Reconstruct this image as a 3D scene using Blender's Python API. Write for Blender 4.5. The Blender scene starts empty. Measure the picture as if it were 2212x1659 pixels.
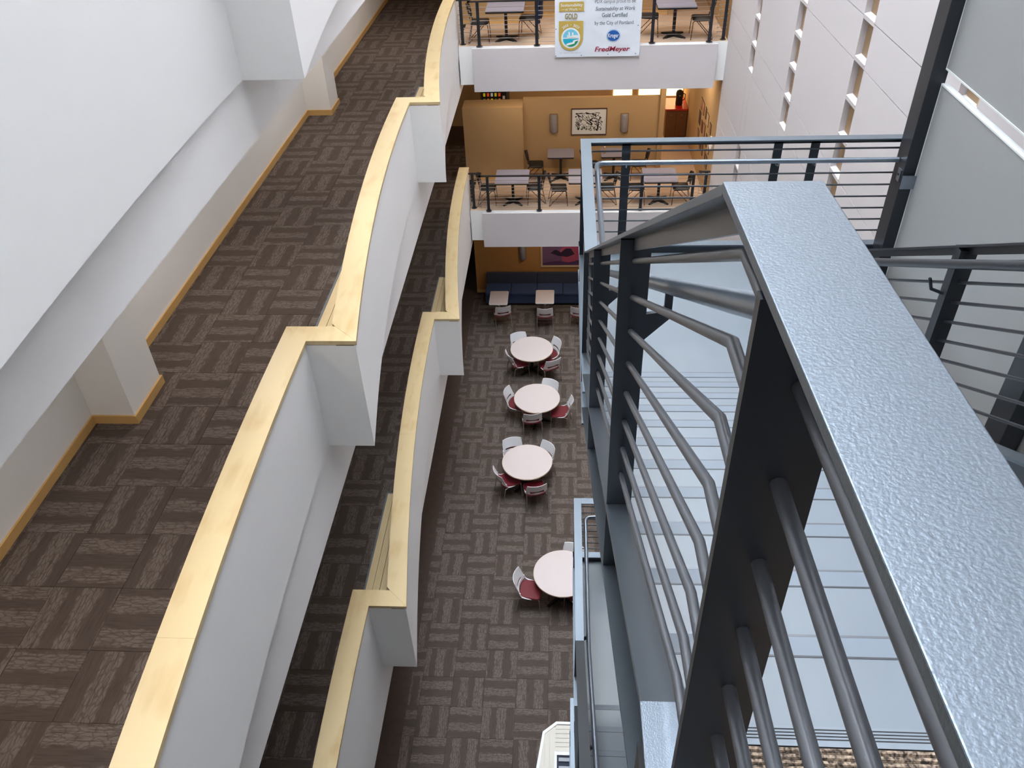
import bpy, bmesh, math, random
from mathutils import Vector, Matrix
random.seed(7)
scn = bpy.context.scene
col = scn.collection

# ------------------------------------------------------------------ camera, world, light, exposure
CAM_H = 14.1337
cam_d = bpy.data.cameras.new('camera')
cam = bpy.data.objects.new('camera', cam_d)
col.objects.link(cam)
cam_d.sensor_fit = 'HORIZONTAL'
cam_d.sensor_width = 36.0
cam_d.lens = 36.0 * 1739.653 / 2212.0
cam_d.clip_start = 0.02
cam_d.clip_end = 200
r_ = Vector((0.9980224736, 0.0523549877, -0.0347864553))
d_ = Vector((0.0053262965, -0.6218590376, -0.7831110827))
f_ = Vector((-0.0626320427, 0.7813771769, -0.6209081531))
m_ = Matrix((r_, -d_, -f_)).transposed().to_4x4()
m_.translation = (0, 0, CAM_H)
cam.matrix_world = m_
scn.camera = cam

world = bpy.data.worlds.new('world')
scn.world = world
world.use_nodes = True
bg = world.node_tree.nodes['Background']
bg.inputs[0].default_value = (0.85, 0.925, 1.0, 1)
bg.inputs[1].default_value = 7.0
scn.view_settings.view_transform = 'Standard'
scn.view_settings.look = 'None'
scn.view_settings.gamma = 1
scn.view_settings.use_curve_mapping = False
scn.view_settings.exposure = 1.24

# ------------------------------------------------------------------ materials
def srgb(r, g, b):
    def c(v):
        v /= 255.0
        return v / 12.92 if v <= 0.04045 else ((v + 0.055) / 1.055) ** 2.4
    return (c(r), c(g), c(b), 1)

def mat(name, rgb, rough=0.5, metal=0.0, spec=0.5, bump=None, vary=None, emit=None, coat=0.0):
    m = bpy.data.materials.new(name)
    m.use_nodes = True
    nt = m.node_tree
    b = nt.nodes['Principled BSDF']
    b.inputs['Base Color'].default_value = srgb(*rgb)
    b.inputs['Roughness'].default_value = rough
    b.inputs['Metallic'].default_value = metal
    b.inputs['Specular IOR Level'].default_value = spec
    if coat:
        b.inputs['Coat Weight'].default_value = coat
        b.inputs['Coat Roughness'].default_value = 0.15
    if emit:
        b.inputs['Emission Color'].default_value = srgb(*rgb)
        b.inputs['Emission Strength'].default_value = emit
    tc = None
    if vary or bump:
        tc = nt.nodes.new('ShaderNodeTexCoord')
    if vary:
        scale, amt = vary
        n = nt.nodes.new('ShaderNodeTexNoise')
        n.inputs['Scale'].default_value = scale
        n.inputs['Detail'].default_value = 4
        nt.links.new(tc.outputs['Object'], n.inputs['Vector'])
        hs = nt.nodes.new('ShaderNodeMix'); hs.data_type = 'RGBA'
        c0 = srgb(*rgb)
        hs.inputs[6].default_value = (c0[0] * (1 - amt), c0[1] * (1 - amt), c0[2] * (1 - amt), 1)
        hs.inputs[7].default_value = (min(1, c0[0] * (1 + amt)), min(1, c0[1] * (1 + amt)), min(1, c0[2] * (1 + amt)), 1)
        nt.links.new(n.outputs[0], hs.inputs[0])
        nt.links.new(hs.outputs[2], b.inputs['Base Color'])
    if bump:
        scale, st, dist = bump
        n = nt.nodes.new('ShaderNodeTexNoise')
        n.inputs['Scale'].default_value = scale
        n.inputs['Detail'].default_value = 2
        nt.links.new(tc.outputs['Object'], n.inputs['Vector'])
        bp = nt.nodes.new('ShaderNodeBump')
        bp.inputs['Strength'].default_value = st
        bp.inputs['Distance'].default_value = dist
        nt.links.new(n.outputs[0], bp.inputs['Height'])
        nt.links.new(bp.outputs[0], b.inputs['Normal'])
    return m

M = {}
M['white'] = mat('white_paint', (247, 246, 244), 0.7, spec=0.2, vary=(0.7, 0.02))
M['wallpanel'] = mat('wall_panel_paint', (212, 206, 207), 0.75, spec=0.2, vary=(0.6, 0.03))
M['taupe'] = mat('taupe_paint', (96, 88, 84), 0.8)
M['joint'] = mat('joint_shadow_gap', (150, 145, 146), 0.8)
M['steel'] = mat('blue_grey_gloss_paint', (108, 117, 126), 0.36, metal=0.8, bump=(360, 0.26, 0.0013))
M['darksteel'] = mat('charcoal_and_shaded_steel', (33, 38, 45), 0.36, spec=0.6)  # also stands for shade on stair webs and dark reflections on stair posts
M['chrome'] = mat('brushed_pipe', (150, 160, 172), 0.28, metal=0.9, vary=(14, 0.12))
M['bar'] = mat('grey_painted_bar', (96, 99, 104), 0.32, metal=0.65)
M['rodpale'] = mat('pale_steel_rod', (160, 150, 142), 0.35, metal=0.3)
M['tread'] = mat('grey_sealed_tread', (96, 106, 115), 0.42, spec=0.7, vary=(3.0, 0.10), bump=(40, 0.06, 0.004), coat=0.35)
M['alu'] = mat('aluminium_nosing', (112, 120, 128), 0.5, metal=0.4)
M['nosing'] = mat('grey_nosing_strip', (100, 110, 121), 0.45, spec=0.6)
M['screentrim'] = mat('white_screen_trim', (222, 228, 228), 0.4)
M['groove'] = mat('black_groove', (24, 25, 28), 0.7)
M['trimwood'] = mat('baseboard_wood', (216, 174, 110), 0.45, vary=(5, 0.08))
M['tan'] = mat('tan_wall_paint', (184, 152, 110), 0.8, spec=0.15, vary=(0.8, 0.03))
M['orange'] = mat('ochre_wall_paint', (182, 130, 76), 0.8, spec=0.15, vary=(0.8, 0.03))
M['brown'] = mat('brown_cabinet', (110, 72, 40), 0.5, vary=(6, 0.1))
M['loungefloor'] = mat('tan_lounge_floor', (200, 172, 146), 0.6, vary=(2, 0.05))
M['navy'] = mat('navy_fabric', (66, 82, 116), 0.85, spec=0.2, vary=(30, 0.08))
M['navydark'] = mat('charcoal_fabric', (62, 68, 82), 0.85, spec=0.2, vary=(30, 0.08))
M['laminate'] = mat('pale_maple_laminate', (218, 205, 202), 0.4, vary=(3, 0.03))
M['edge'] = mat('table_edge_band', (226, 206, 188), 0.5)
M['greylam'] = mat('grey_laminate', (138, 134, 146), 0.4, vary=(5, 0.03))
M['plastic'] = mat('white_plastic', (245, 245, 248), 0.4)
M['burgundy'] = mat('burgundy_vinyl', (108, 22, 34), 0.45, spec=0.5)
M['legmetal'] = mat('silver_leg', (170, 160, 150), 0.35, metal=0.8)
M['black'] = mat('black_plastic', (24, 22, 22), 0.5)
M['rust'] = mat('dark_brown_rod', (70, 44, 36), 0.5, metal=0.3)
M['frosted'] = mat('frosted_panel', (156, 158, 158), 0.5, spec=0.4)
M['paper'] = mat('paper_white', (222, 220, 214), 0.7)
M['ink'] = mat('black_ink', (28, 28, 30), 0.7)
M['frame'] = mat('dark_red_frame', (70, 34, 28), 0.5)
M['frameblond'] = mat('blond_frame', (205, 178, 140), 0.5)
M['sconce'] = mat('silver_sconce', (176, 172, 172), 0.4, metal=0.5)
M['red'] = mat('red_counter', (190, 34, 30), 0.3)
M['banner'] = mat('white_vinyl_banner', (232, 238, 246), 0.45, bump=(3.0, 0.25, 0.08))
M['gold'] = mat('gold_print', (200, 172, 84), 0.5)
M['goldtext'] = mat('khaki_print', (158, 140, 96), 0.5)
M['printgrey'] = mat('grey_print', (96, 104, 112), 0.6)
M['printpale'] = mat('pale_grey_print', (190, 190, 186), 0.6)
M['printwhite'] = mat('white_print', (240, 244, 246), 0.5)
M['sky'] = mat('light_blue_print', (124, 206, 232), 0.5)
M['teal'] = mat('teal_print', (28, 176, 204), 0.5)
M['green'] = mat('green_print', (34, 150, 98), 0.5)
M['blue'] = mat('blue_print', (36, 98, 178), 0.5)
M['paleblue'] = mat('pale_blue_print', (150, 184, 226), 0.5)
M['crimson'] = mat('crimson_print', (160, 26, 62), 0.5)
M['winpane'] = mat('brown_blind_behind_glass', (150, 122, 88), 0.35, vary=(6, 0.15), spec=0.6)
M['blind'] = mat('beige_blind', (196, 180, 158), 0.8)
M['mullion'] = mat('tan_mullion', (190, 160, 110), 0.5)
M['cream'] = mat('cream_boards', (226, 220, 208), 0.55, vary=(8, 0.03))
M['lit'] = mat('glowing_wall_patch', (255, 214, 150), 0.5, emit=2.2)
M['plum'] = mat('dusky_plum', (120, 84, 116), 0.6, vary=(3, 0.25))
M['rose'] = mat('rose_pink', (176, 78, 104), 0.6, vary=(3, 0.2))
M['ridge'] = mat('dark_violet', (48, 30, 54), 0.6)
M['purple'] = mat('deep_purple', (84, 54, 90), 0.6, vary=(4, 0.2))

def maple_mat():
    m = bpy.data.materials.new('maple_wood'); m.use_nodes = True
    nt = m.node_tree; b = nt.nodes['Principled BSDF']
    tc = nt.nodes.new('ShaderNodeTexCoord'); mp = nt.nodes.new('ShaderNodeMapping')
    mp.inputs['Scale'].default_value = (9, 1.6, 9)
    oi = nt.nodes.new('ShaderNodeObjectInfo')
    nt.links.new(tc.outputs['Object'], mp.inputs['Vector'])
    nt.links.new(oi.outputs['Random'], mp.inputs['Location'])
    n = nt.nodes.new('ShaderNodeTexNoise'); n.inputs['Scale'].default_value = 1.0
    n.inputs['Detail'].default_value = 5
    nt.links.new(mp.outputs[0], n.inputs['Vector'])
    n2 = nt.nodes.new('ShaderNodeTexNoise'); n2.inputs['Scale'].default_value = 2.2
    n2.inputs['Detail'].default_value = 2
    nt.links.new(tc.outputs['Object'], n2.inputs['Vector'])
    add = nt.nodes.new('ShaderNodeMath'); add.operation = 'ADD'
    nt.links.new(n.outputs[0], add.inputs[0]); nt.links.new(n2.outputs[0], add.inputs[1])
    cr = nt.nodes.new('ShaderNodeValToRGB')
    cr.color_ramp.elements[0].position = 0.6; cr.color_ramp.elements[0].color = srgb(196, 167, 118)
    cr.color_ramp.elements[1].position = 1.15; cr.color_ramp.elements[1].color = srgb(214, 191, 147)
    nt.links.new(add.outputs[0], cr.inputs[0])
    nt.links.new(cr.outputs[0], b.inputs['Base Color'])
    b.inputs['Roughness'].default_value = 0.38
    return m
M['maple'] = maple_mat()

def carpet_mat():
    """one tile: bands of pale crackled bark alternating with plain brown bands, stripes along local x"""
    m = bpy.data.materials.new('carpet_tile'); m.use_nodes = True
    nt = m.node_tree; b = nt.nodes['Principled BSDF']; L = nt.links.new
    N = nt.nodes.new
    tc = N('ShaderNodeTexCoord'); oi = N('ShaderNodeObjectInfo')
    sep = N('ShaderNodeSeparateXYZ'); L(tc.outputs['Object'], sep.inputs[0])
    def math_(op, a, bb=None, c=None):
        n = N('ShaderNodeMath'); n.operation = op
        for i, v in enumerate((a, bb, c)):
            if v is None: continue
            if isinstance(v, (int, float)): n.inputs[i].default_value = v
            else: L(v, n.inputs[i])
        return n.outputs[0]
    off = math_('MULTIPLY', oi.outputs['Random'], 37.0)
    cmb = N('ShaderNodeCombineXYZ')
    L(math_('ADD', sep.outputs[0], off), cmb.inputs[0]); L(math_('ADD', sep.outputs[1], off), cmb.inputs[1])
    wob = N('ShaderNodeTexNoise'); wob.inputs['Scale'].default_value = 9; wob.inputs['Detail'].default_value = 2
    L(cmb.outputs[0], wob.inputs['Vector'])
    t = math_('MULTIPLY_ADD', sep.outputs[1], 1 / 0.61, 0.5)
    t = math_('ADD', t, math_('MULTIPLY', math_('SUBTRACT', wob.outputs[0], 0.5), 0.17))
    t = math_('FRACT', math_('ADD', math_('MULTIPLY', t, 1.0), math_('MULTIPLY', oi.outputs['Random'], 7.0)))
    band = N('ShaderNodeValToRGB')
    e = band.color_ramp.elements
    e[0].position = 0.0; e[0].color = (0, 0, 0, 1)
    e[1].position = 0.10; e[1].color = (1, 1, 1, 1)
    for p, v in ((0.06, 0), (0.33, 1), (0.37, 0), (0.54, 0), (0.57, 0.85), (0.80, 0.85), (0.84, 0.0), (1.0, 0.0)):
        k = e.new(p); k.color = (v, v, v, 1)
    L(t, band.inputs[0])
    mp = N('ShaderNodeMapping'); mp.inputs['Scale'].default_value = (10, 30, 1)
    dn = N('ShaderNodeTexNoise'); dn.inputs['Scale'].default_value = 16; dn.inputs['Detail'].default_value = 3
    L(cmb.outputs[0], dn.inputs['Vector'])
    dv = N('ShaderNodeVectorMath'); dv.operation = 'MULTIPLY_ADD'; dv.inputs[1].default_value = (0.09, 0.05, 0)
    L(dn.outputs['Color'], dv.inputs[0]); L(cmb.outputs[0], dv.inputs[2])
    L(dv.outputs[0], mp.inputs['Vector'])
    vor = N('ShaderNodeTexVoronoi'); vor.feature = 'DISTANCE_TO_EDGE'; vor.inputs['Scale'].default_value = 1.0
    vor.voronoi_dimensions = '2D'
    L(mp.outputs[0], vor.inputs['Vector'])
    cr = N('ShaderNodeValToRGB')
    cr.color_ramp.elements[0].position = 0.02; cr.color_ramp.elements[0].color = (0.2, 0.2, 0.2, 1)
    cr.color_ramp.elements[1].position = 0.16; cr.color_ramp.elements[1].color = (1, 1, 1, 1)
    L(vor.outputs[0], cr.inputs[0])
    mp2 = N('ShaderNodeMapping'); mp2.inputs['Scale'].default_value = (5, 60, 1)
    L(cmb.outputs[0], mp2.inputs['Vector'])
    st = N('ShaderNodeTexNoise'); st.inputs['Scale'].default_value = 1; st.inputs['Detail'].default_value = 3
    L(mp2.outputs[0], st.inputs['Vector'])
    stk = N('ShaderNodeMapRange'); stk.inputs[1].default_value = 0.28; stk.inputs[2].default_value = 0.58
    L(st.outputs[0], stk.inputs[0])
    f = math_('MULTIPLY', math_('MULTIPLY', band.outputs[0], cr.outputs[0]), stk.outputs[0])
    f = math_('ADD', f, math_('MULTIPLY', stk.outputs[0], 0.20))
    mx = N('ShaderNodeMix'); mx.data_type = 'RGBA'
    mx.inputs[6].default_value = srgb(80, 70, 64); mx.inputs[7].default_value = srgb(118, 108, 101)
    L(f, mx.inputs[0]); L(mx.outputs[2], b.inputs['Base Color'])
    b.inputs['Roughness'].default_value = 0.95
    b.inputs['Specular IOR Level'].default_value = 0.1
    return m
M['carpet'] = carpet_mat()
M['carpetplain'] = mat('carpet_plain', (86, 74, 67), 0.95, spec=0.1, vary=(8, 0.2))

def ribbed_mat():
    m = bpy.data.materials.new('ribbed_carpet'); m.use_nodes = True
    nt = m.node_tree; b = nt.nodes['Principled BSDF']
    tc = nt.nodes.new('ShaderNodeTexCoord')
    n = nt.nodes.new('ShaderNodeTexNoise'); n.inputs['Scale'].default_value = 130; n.inputs['Detail'].default_value = 2
    nt.links.new(tc.outputs['Object'], n.inputs['Vector'])
    cr = nt.nodes.new('ShaderNodeValToRGB')
    cr.color_ramp.elements[0].position = 0.38; cr.color_ramp.elements[0].color = srgb(52, 42, 36)
    cr.color_ramp.elements[1].position = 0.68; cr.color_ramp.elements[1].color = srgb(170, 150, 130)
    nt.links.new(n.outputs[0], cr.inputs[0]); nt.links.new(cr.outputs[0], b.inputs['Base Color'])
    b.inputs['Roughness'].default_value = 0.95
    return m
M['ribbed'] = ribbed_mat()

# ------------------------------------------------------------------ mesh helpers
class MB:
    def __init__(s): s.v = []; s.f = []
    def add(s, vs, fs):
        o = len(s.v); s.v += [tuple(v) for v in vs]; s.f += [tuple(i + o for i in f) for f in fs]; return s
    def box(s, x0, x1, y0, y1, z0, z1):
        return s.add([(x0, y0, z0), (x1, y0, z0), (x1, y1, z0), (x0, y1, z0), (x0, y0, z1), (x1, y0, z1), (x1, y1, z1), (x0, y1, z1)],
                     [(0, 3, 2, 1), (4, 5, 6, 7), (0, 1, 5, 4), (1, 2, 6, 5), (2, 3, 7, 6), (3, 0, 4, 7)])
    def prism(s, pts, z0, z1):
        """counter-clockwise xy polygon"""
        n = len(pts)
        vs = [(p[0], p[1], z0) for p in pts] + [(p[0], p[1], z1) for p in pts]
        fs = [tuple(range(n - 1, -1, -1)), tuple(range(n, 2 * n))]
        fs += [(i, (i + 1) % n, n + (i + 1) % n, n + i) for i in range(n)]
        return s.add(vs, fs)
    def sweep_x(s, pts, x0, x1):
        """polygon in (y,z) extruded along x"""
        n = len(pts)
        vs = [(x0, p[0], p[1]) for p in pts] + [(x1, p[0], p[1]) for p in pts]
        fs = [tuple(range(n)), tuple(range(2 * n - 1, n - 1, -1))]
        fs += [(i, n + i, n + (i + 1) % n, (i + 1) % n) for i in range(n)]
        return s.add(vs, fs)
    def strip(s, a, b):
        """quads between two equally long point lists"""
        n = len(a)
        return s.add(list(a) + list(b), [(i, i + 1, n + i + 1, n + i) for i in range(n - 1)])
    def ring_sweep(s, rings, closed_ring=True, caps=True):
        n = len(rings[0]); vs = [p for r in rings for p in r]; fs = []
        for k in range(len(rings) - 1):
            for i in range(n if closed_ring else n - 1):
                j = (i + 1) % n
                fs.append((k * n + i, k * n + j, (k + 1) * n + j, (k + 1) * n + i))
        if caps:
            fs.append(tuple(range(n - 1, -1, -1))); fs.append(tuple((len(rings) - 1) * n + i for i in range(n)))
        return s.add(vs, fs)
    def tube(s, path, r, n=8):
        P = [Vector(p) for p in path]; rings = []; prev = None
        for i, p in enumerate(P):
            if i == 0: t = P[1] - P[0]
            elif i == len(P) - 1: t = P[-1] - P[-2]
            else: t = (P[i + 1] - p).normalized() + (p - P[i - 1]).normalized()
            t.normalize()
            if prev is None:
                u = Vector((0, 0, 1)) if abs(t.z) < 0.9 else Vector((1, 0, 0))
                a = t.cross(u).normalized()
            else:
                a = (prev - t * prev.dot(t)).normalized()
            prev = a; b = t.cross(a)
            sc = 1.0
            if 0 < i < len(P) - 1:
                cs = (P[i + 1] - p).normalized().dot((p - P[i - 1]).normalized())
                sc = min(1.5, 1.0 / max(0.5, math.sqrt((1 + cs) / 2)))
            rings.append([p + (a * math.cos(2 * math.pi * k / n) + b * math.sin(2 * math.pi * k / n)) * (r * (sc if False else 1)) for k in range(n)])
        return s.ring_sweep(rings)
    def cyl(s, x, y, z0, z1, r, n=20, r1=None):
        r1 = r if r1 is None else r1
        a = [(x + r * math.cos(2 * math.pi * k / n), y + r * math.sin(2 * math.pi * k / n), z0) for k in range(n)]
        b = [(x + r1 * math.cos(2 * math.pi * k / n), y + r1 * math.sin(2 * math.pi * k / n), z1) for k in range(n)]
        return s.ring_sweep([a, b])
    def mesh(s, name):
        me = bpy.data.meshes.new(name); me.from_pydata(s.v, [], s.f); me.validate(); me.update()
        return me
    def build(s, name, m, parent=None, smooth=False, bevel=0.0, loc=None, fix=True):
        me = s.mesh(name)
        if fix:
            bm = bmesh.new(); bm.from_mesh(me)
            bmesh.ops.recalc_face_normals(bm, faces=bm.faces); bm.to_mesh(me); bm.free()
        return obj(name, me, m, parent, smooth, bevel, loc)

def obj(name, me, m, parent=None, smooth=False, bevel=0.0, loc=None):
    if m is not None and not me.materials: me.materials.append(M[m] if isinstance(m, str) else m)
    if smooth:
        for p in me.polygons: p.use_smooth = True
        try: me.set_sharp_from_angle(angle=math.radians(38))
        except Exception: pass
    o = bpy.data.objects.new(name, me); col.objects.link(o)
    if parent is not None: o.parent = parent
    if loc is not None: o.location = loc
    if bevel:
        b = o.modifiers.new('bevel', 'BEVEL'); b.width = bevel; b.segments = 2; b.limit_method = 'ANGLE'
    return o

def tag(o, label, cat=None, group=None, kind=None):
    o['label'] = label
    if cat: o['category'] = cat
    if group: o['group'] = group
    if kind: o['kind'] = kind
    return o

def thing(name, label, cat, loc=(0, 0, 0), rz=0.0, group=None, kind=None):
    o = bpy.data.objects.new(name, None); col.objects.link(o)
    o.empty_display_size = 0.1
    o.location = loc; o.rotation_euler = (0, 0, rz)
    return tag(o, label, cat, group, kind)

def struct(o, label): 
    o['kind'] = 'structure'; o['label'] = label
    return o

def sempty(name, label):
    o = bpy.data.objects.new(name, None); col.objects.link(o); return struct(o, label)

def dup(root, loc, rz, label, group=None):
    r = root.copy(); col.objects.link(r); r.location = loc; r.rotation_euler = (0, 0, rz); r['label'] = label
    if group: r['group'] = group
    for ch in list(root.children):
        c = ch.copy(); col.objects.link(c); c.parent = r
        for g in ch.children:
            d = g.copy(); col.objects.link(d); d.parent = c
    return r

def rrect(hx, hy, r, n=5, cx=0, cy=0):
    p = []
    for sx, sy, a0 in ((1, 1, 0), (-1, 1, 90), (-1, -1, 180), (1, -1, 270)):
        for k in range(n + 1):
            a = math.radians(a0 + 90 * k / n)
            p.append((cx + sx * (hx - r) + r * math.cos(a), cy + sy * (hy - r) + r * math.sin(a)))
    return p

# ------------------------------------------------------------------ levels
L2, L3, L4 = 4.27, 8.54, 12.70
ROOF = 34.0  # unseen roof, raised to even out the daylight between floors
XR = 3.82            # right wall face
XLW = -5.06          # left corridor wall face
YB = 19.98           # lounge slab edge
PER = 6.755          # length of one parapet section
Y0 = 6.37            # a step of the parapet

# ------------------------------------------------------------------ parapets along the left walkways
def par_x(s):        # outer face of a section, s = 0 near end .. 1 far end
    return -2.03 - 0.502 * (1 - (1 - s) ** 2)

CAPW = 0.265
def section_pts(k, n=22, ymax=None, ymin=None):
    """outer (x, y) points of section k (k=0 starts at Y0)"""
    pts = []
    for i in range(n + 1):
        s = i / n
        y = Y0 + PER * (k + s)
        pts.append((par_x(s), y))
    if ymax: pts = [p for p in pts if p[1] <= ymax - 0.01] + [(par_x(min(1.0, (ymax - Y0) / PER - k)), ymax)]
    if ymin: pts = [(par_x((ymin - Y0) / PER - k), ymin)] + [p for p in pts if p[1] >= ymin]
    return pts

def band(pts, d0, d1, z0, z1):
    """solid between offsets d0<d1 (towards -x) of a plan line"""
    n = len(pts); mb = MB()
    rings = []
    for (x, y) in pts:
        rings.append([(x - d0, y, z0), (x - d0, y, z1), (x - d1, y, z1), (x - d1, y, z0)])
    return mb.ring_sweep(rings)

def parapet(level, zfloor, zcap, zbot, zbeam, ymin, ymax, name_txt, secs):
    t = thing('parapet', 'white curved stepped parapet with pale maple cap along the %s floor walkway' % name_txt, 'parapet', (0, 0, 0))
    for k in secs:
        y_lo = Y0 + PER * k; y_hi = Y0 + PER * (k + 1)
        ymn = ymin if y_lo < ymin else None
        ymx = ymax if k == secs[-1] else None
        pts = section_pts(k, ymax=ymx, ymin=ymn)
        band(pts, 0.012, 0.225, zbot, zcap - 0.055).build('face_panel', 'white', t, smooth=True)
        band(pts, 0.03, 0.205, zcap - 0.056, zcap - 0.045).build('reveal', 'brown', t)
        # shadow reveal under the cap
        # cap boards: split the curved run in three with fine butt joints
        p2 = [p for p in pts]
        if ymx is None:
            p2[-1] = (p2[-1][0], p2[-1][1])
        m = len(p2) - 1
        cuts = [0, m // 2, m] if m > 12 else [0, m]
        for a, b in zip(cuts[:-1], cuts[1:]):
            seg = p2[a:b + 1]
            n = len(seg); rings = []
            for i, (x, y) in enumerate(seg):
                yo, yi = y, y
                if a + i == 0 and ymn is None: yo, yi = y - 0.0, y + 0.255        # mitre at the near step
                if a + i == m and ymx is None: yo, yi = y, y + 0.255              # mitre at the far step
                rings.append([(x, yo + (0.0015 if i == 0 else 0), zcap - 0.045), (x, yo + (0.0015 if i == 0 else 0), zcap),
                              (x - CAPW, yi + (0.0015 if i == 0 else 0), zcap), (x - CAPW, yi + (0.0015 if i == 0 else 0), zcap - 0.045)])
            MB().ring_sweep(rings).build('cap_board', 'maple', t)
        # the step at the far end
        if ymx is None:
            xa = par_x(1.0); xb = par_x(0.0)
            MB().box(xa - 0.012, xb - 0.224, y_hi, y_hi + 0.21, zbot, zcap - 0.055).build('return_panel', 'white', t)
            MB().prism([(xa + 0.001, y_hi), (xb - 0.001, y_hi), (xb - CAPW - 0.001, y_hi + 0.255), (xa - CAPW + 0.001, y_hi + 0.255)], zcap - 0.045, zcap).build('cap_board', 'maple', t)
            MB().box(xa - 0.04, xb - 0.09, y_hi + 0.02, y_hi + 0.18, zcap - 0.056, zcap - 0.045).build('reveal', 'brown', t)
    # straight edge beam below
    MB().box(-2.74, -2.562, ymin - 0.2, ymax, zbeam, zbot + 0.008).build('edge_beam', 'white', t)
    # soffit closing the underside of the stepped panels
    for k in secs:
        y_lo = Y0 + PER * k; y_hi = Y0 + PER * (k + 1)
        pts = section_pts(k, ymax=ymax if k == secs[-1] else None, ymin=ymin if y_lo < ymin else None)
        mb = MB(); mb.strip([(p[0] - 0.02, p[1], zbot + 0.012) for p in pts], [(-2.72, p[1], zbot + 0.012) for p in pts])
        mb.build('soffit_strip', 'white', t)
    return t

par3 = parapet(3, L3, 9.60, 8.20, 7.39, -7.0, 20.9, 'third', (-2, -1, 0, 1))
par2 = parapet(2, L2, 5.33, 3.93, 3.15, -7.0, 20.40, 'second', (-2, -1, 0, 1))
par4 = parapet(4, L4, 13.80, 12.13, 11.63, -7.0, 22.4, 'fourth', (-2, -1, 0, 1))

# wooden benches in the niches behind the steps
def bench(zf, k, label):
    y0 = Y0 + PER * k + 0.24; y1 = Y0 + PER * k + 2.60; z = zf + 0.46
    t = thing('bench', label, 'bench', (-2.83, y0, zf), group='slatted benches behind the parapet steps')
    xi = lambda y: par_x((y - Y0) / PER - k) - 0.235
    ys = [y0 + (y1 - y0) * i / 8 for i in range(9)]
    rings = [[(-2.80 + 2.83, y - y0, 0.003), (-2.80 + 2.83, y - y0, 0.41), (max(xi(y), -2.78) + 2.83, y - y0, 0.41), (max(xi(y), -2.78) + 2.83, y - y0, 0.003)] for y in ys]
    MB().ring_sweep(rings).build('bench_base', 'white', t)
    MB().box(0.0, 0.022, -0.02, y1 - y0 + 0.02, 0.0, 0.462).build('metal_edge', 'alu', t)
    MB().box(0.022, max(xi(y1), -2.78) + 2.83, y1 - y0, y1 - y0 + 0.02, 0.0, 0.462).build('metal_edge', 'alu', t)
    x = -2.806; n = 0
    while x < -2.29:
        xe = x + 0.097
        a = []
        for y in ys:
            a.append((x + 2.83, min(xe, xi(y)) + 2.83, y - y0))
        a = [q for q in a if q[1] - q[0] > 0.004]
        if len(a) > 1:
            rings = [[(q[0], q[2], 0.43), (q[0], q[2], 0.458), (q[1], q[2], 0.458), (q[1], q[2], 0.43)] for q in a]
            MB().ring_sweep(rings).build('plank', 'maple', t)
        x += 0.104
    return t
for zf, nm in ((L3, 'third'), (L2, 'second')):
    for k, w in ((0, 'nearest'), (1, 'farther')):
        bench(zf, k, '%s slatted maple bench behind the parapet step on the %s floor walkway' % (w, nm))

# ------------------------------------------------------------------ carpeted floors with single tiles
T = 0.61
tile_me = {}
def tile_mesh():
    if 'full' not in tile_me:
        h = T / 2 - 0.0012
        mb = MB()
        mb.add([(-h, -h, 0), (h, -h, 0), (h, h, 0), (-h, h, 0), (-h + .003, -h + .003, .006), (h - .003, -h + .003, .006), (h - .003, h - .003, .006), (-h + .003, h - .003, .006)],
               [(4, 5, 6, 7), (0, 1, 5, 4), (1, 2, 6, 5), (2, 3, 7, 6), (3, 0, 4, 7)])
        me = mb.mesh('carpet_tile'); me.materials.append(M['carpet']); tile_me['full'] = me
    return tile_me['full']

def tile_floor(parent, z, xph, yph, par, x0, x1f, y0, y1, skip=None):
    """tiles cut along x0 on the left and the line x1f(y) on the right; par(i,j) true = stripes along x"""
    i0 = math.floor((x0 - xph) / T); j0 = math.floor((y0 - yph) / T); j1 = math.ceil((y1 - yph) / T)
    n = 0
    for j in range(j0, j1):
        ya, yb = max(y0, yph + j * T), min(y1, yph + (j + 1) * T)
        if yb - ya < 0.03: continue
        xmax = max(x1f(ya), x1f(yb)); i = i0
        while xph + i * T < xmax - 0.02:
            xa, xb = xph + i * T, xph + (i + 1) * T
            cx, cy = (xa + xb) / 2, yph + (j + 0.5) * T
            hor = par(i, j); rz = 0.0 if hor else math.pi / 2
            if skip and skip(cx, cy): i += 1; continue
            full = xa >= x0 - 1e-6 and xb <= min(x1f(ya), x1f(yb)) and yb - ya > T - 1e-4
            if full:
                o = bpy.data.objects.new('carpet_tile', tile_mesh())
            else:
                l = max(xa, x0)
                ra, rb = max(l, min(xb, x1f(ya))), max(l, min(xb, x1f(yb)))
                if max(ra, rb) - l < 0.02: i += 1; continue
                P = [(l, ya), (ra, ya), (rb, yb), (l, yb)]
                c, s_ = math.cos(-rz), math.sin(-rz)
                Q = [((p[0] - cx) * c - (p[1] - cy) * s_, (p[0] - cx) * s_ + (p[1] - cy) * c) for p in P]
                me = bpy.data.meshes.new('carpet_tile_cut')
                me.from_pydata([(a, b, 0) for a, b in Q] + [(a, b, .006) for a, b in Q], [],
                               [(4, 5, 6, 7), (0, 1, 5, 4), (1, 2, 6, 5), (2, 3, 7, 6), (3, 0, 4, 7)])
                me.materials.append(M['carpet'])
                o = bpy.data.objects.new('carpet_tile', me)
            col.objects.link(o); o.parent = parent
            o.location = (cx, cy, z); o.rotation_euler = (0, 0, rz)
            n += 1; i += 1
    return n

floor = struct(MB().box(-8, XR, -9, 30, -0.3, -0.006).build('floor', 'carpetplain'), 'dark brown carpeted ground floor of the atrium')
tile_floor(floor, -0.006, -1.465, 11.68, lambda i, j: (i + j) % 2 == 0, -2.9, lambda y: 2.19, 4.9, 22.6)

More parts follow.
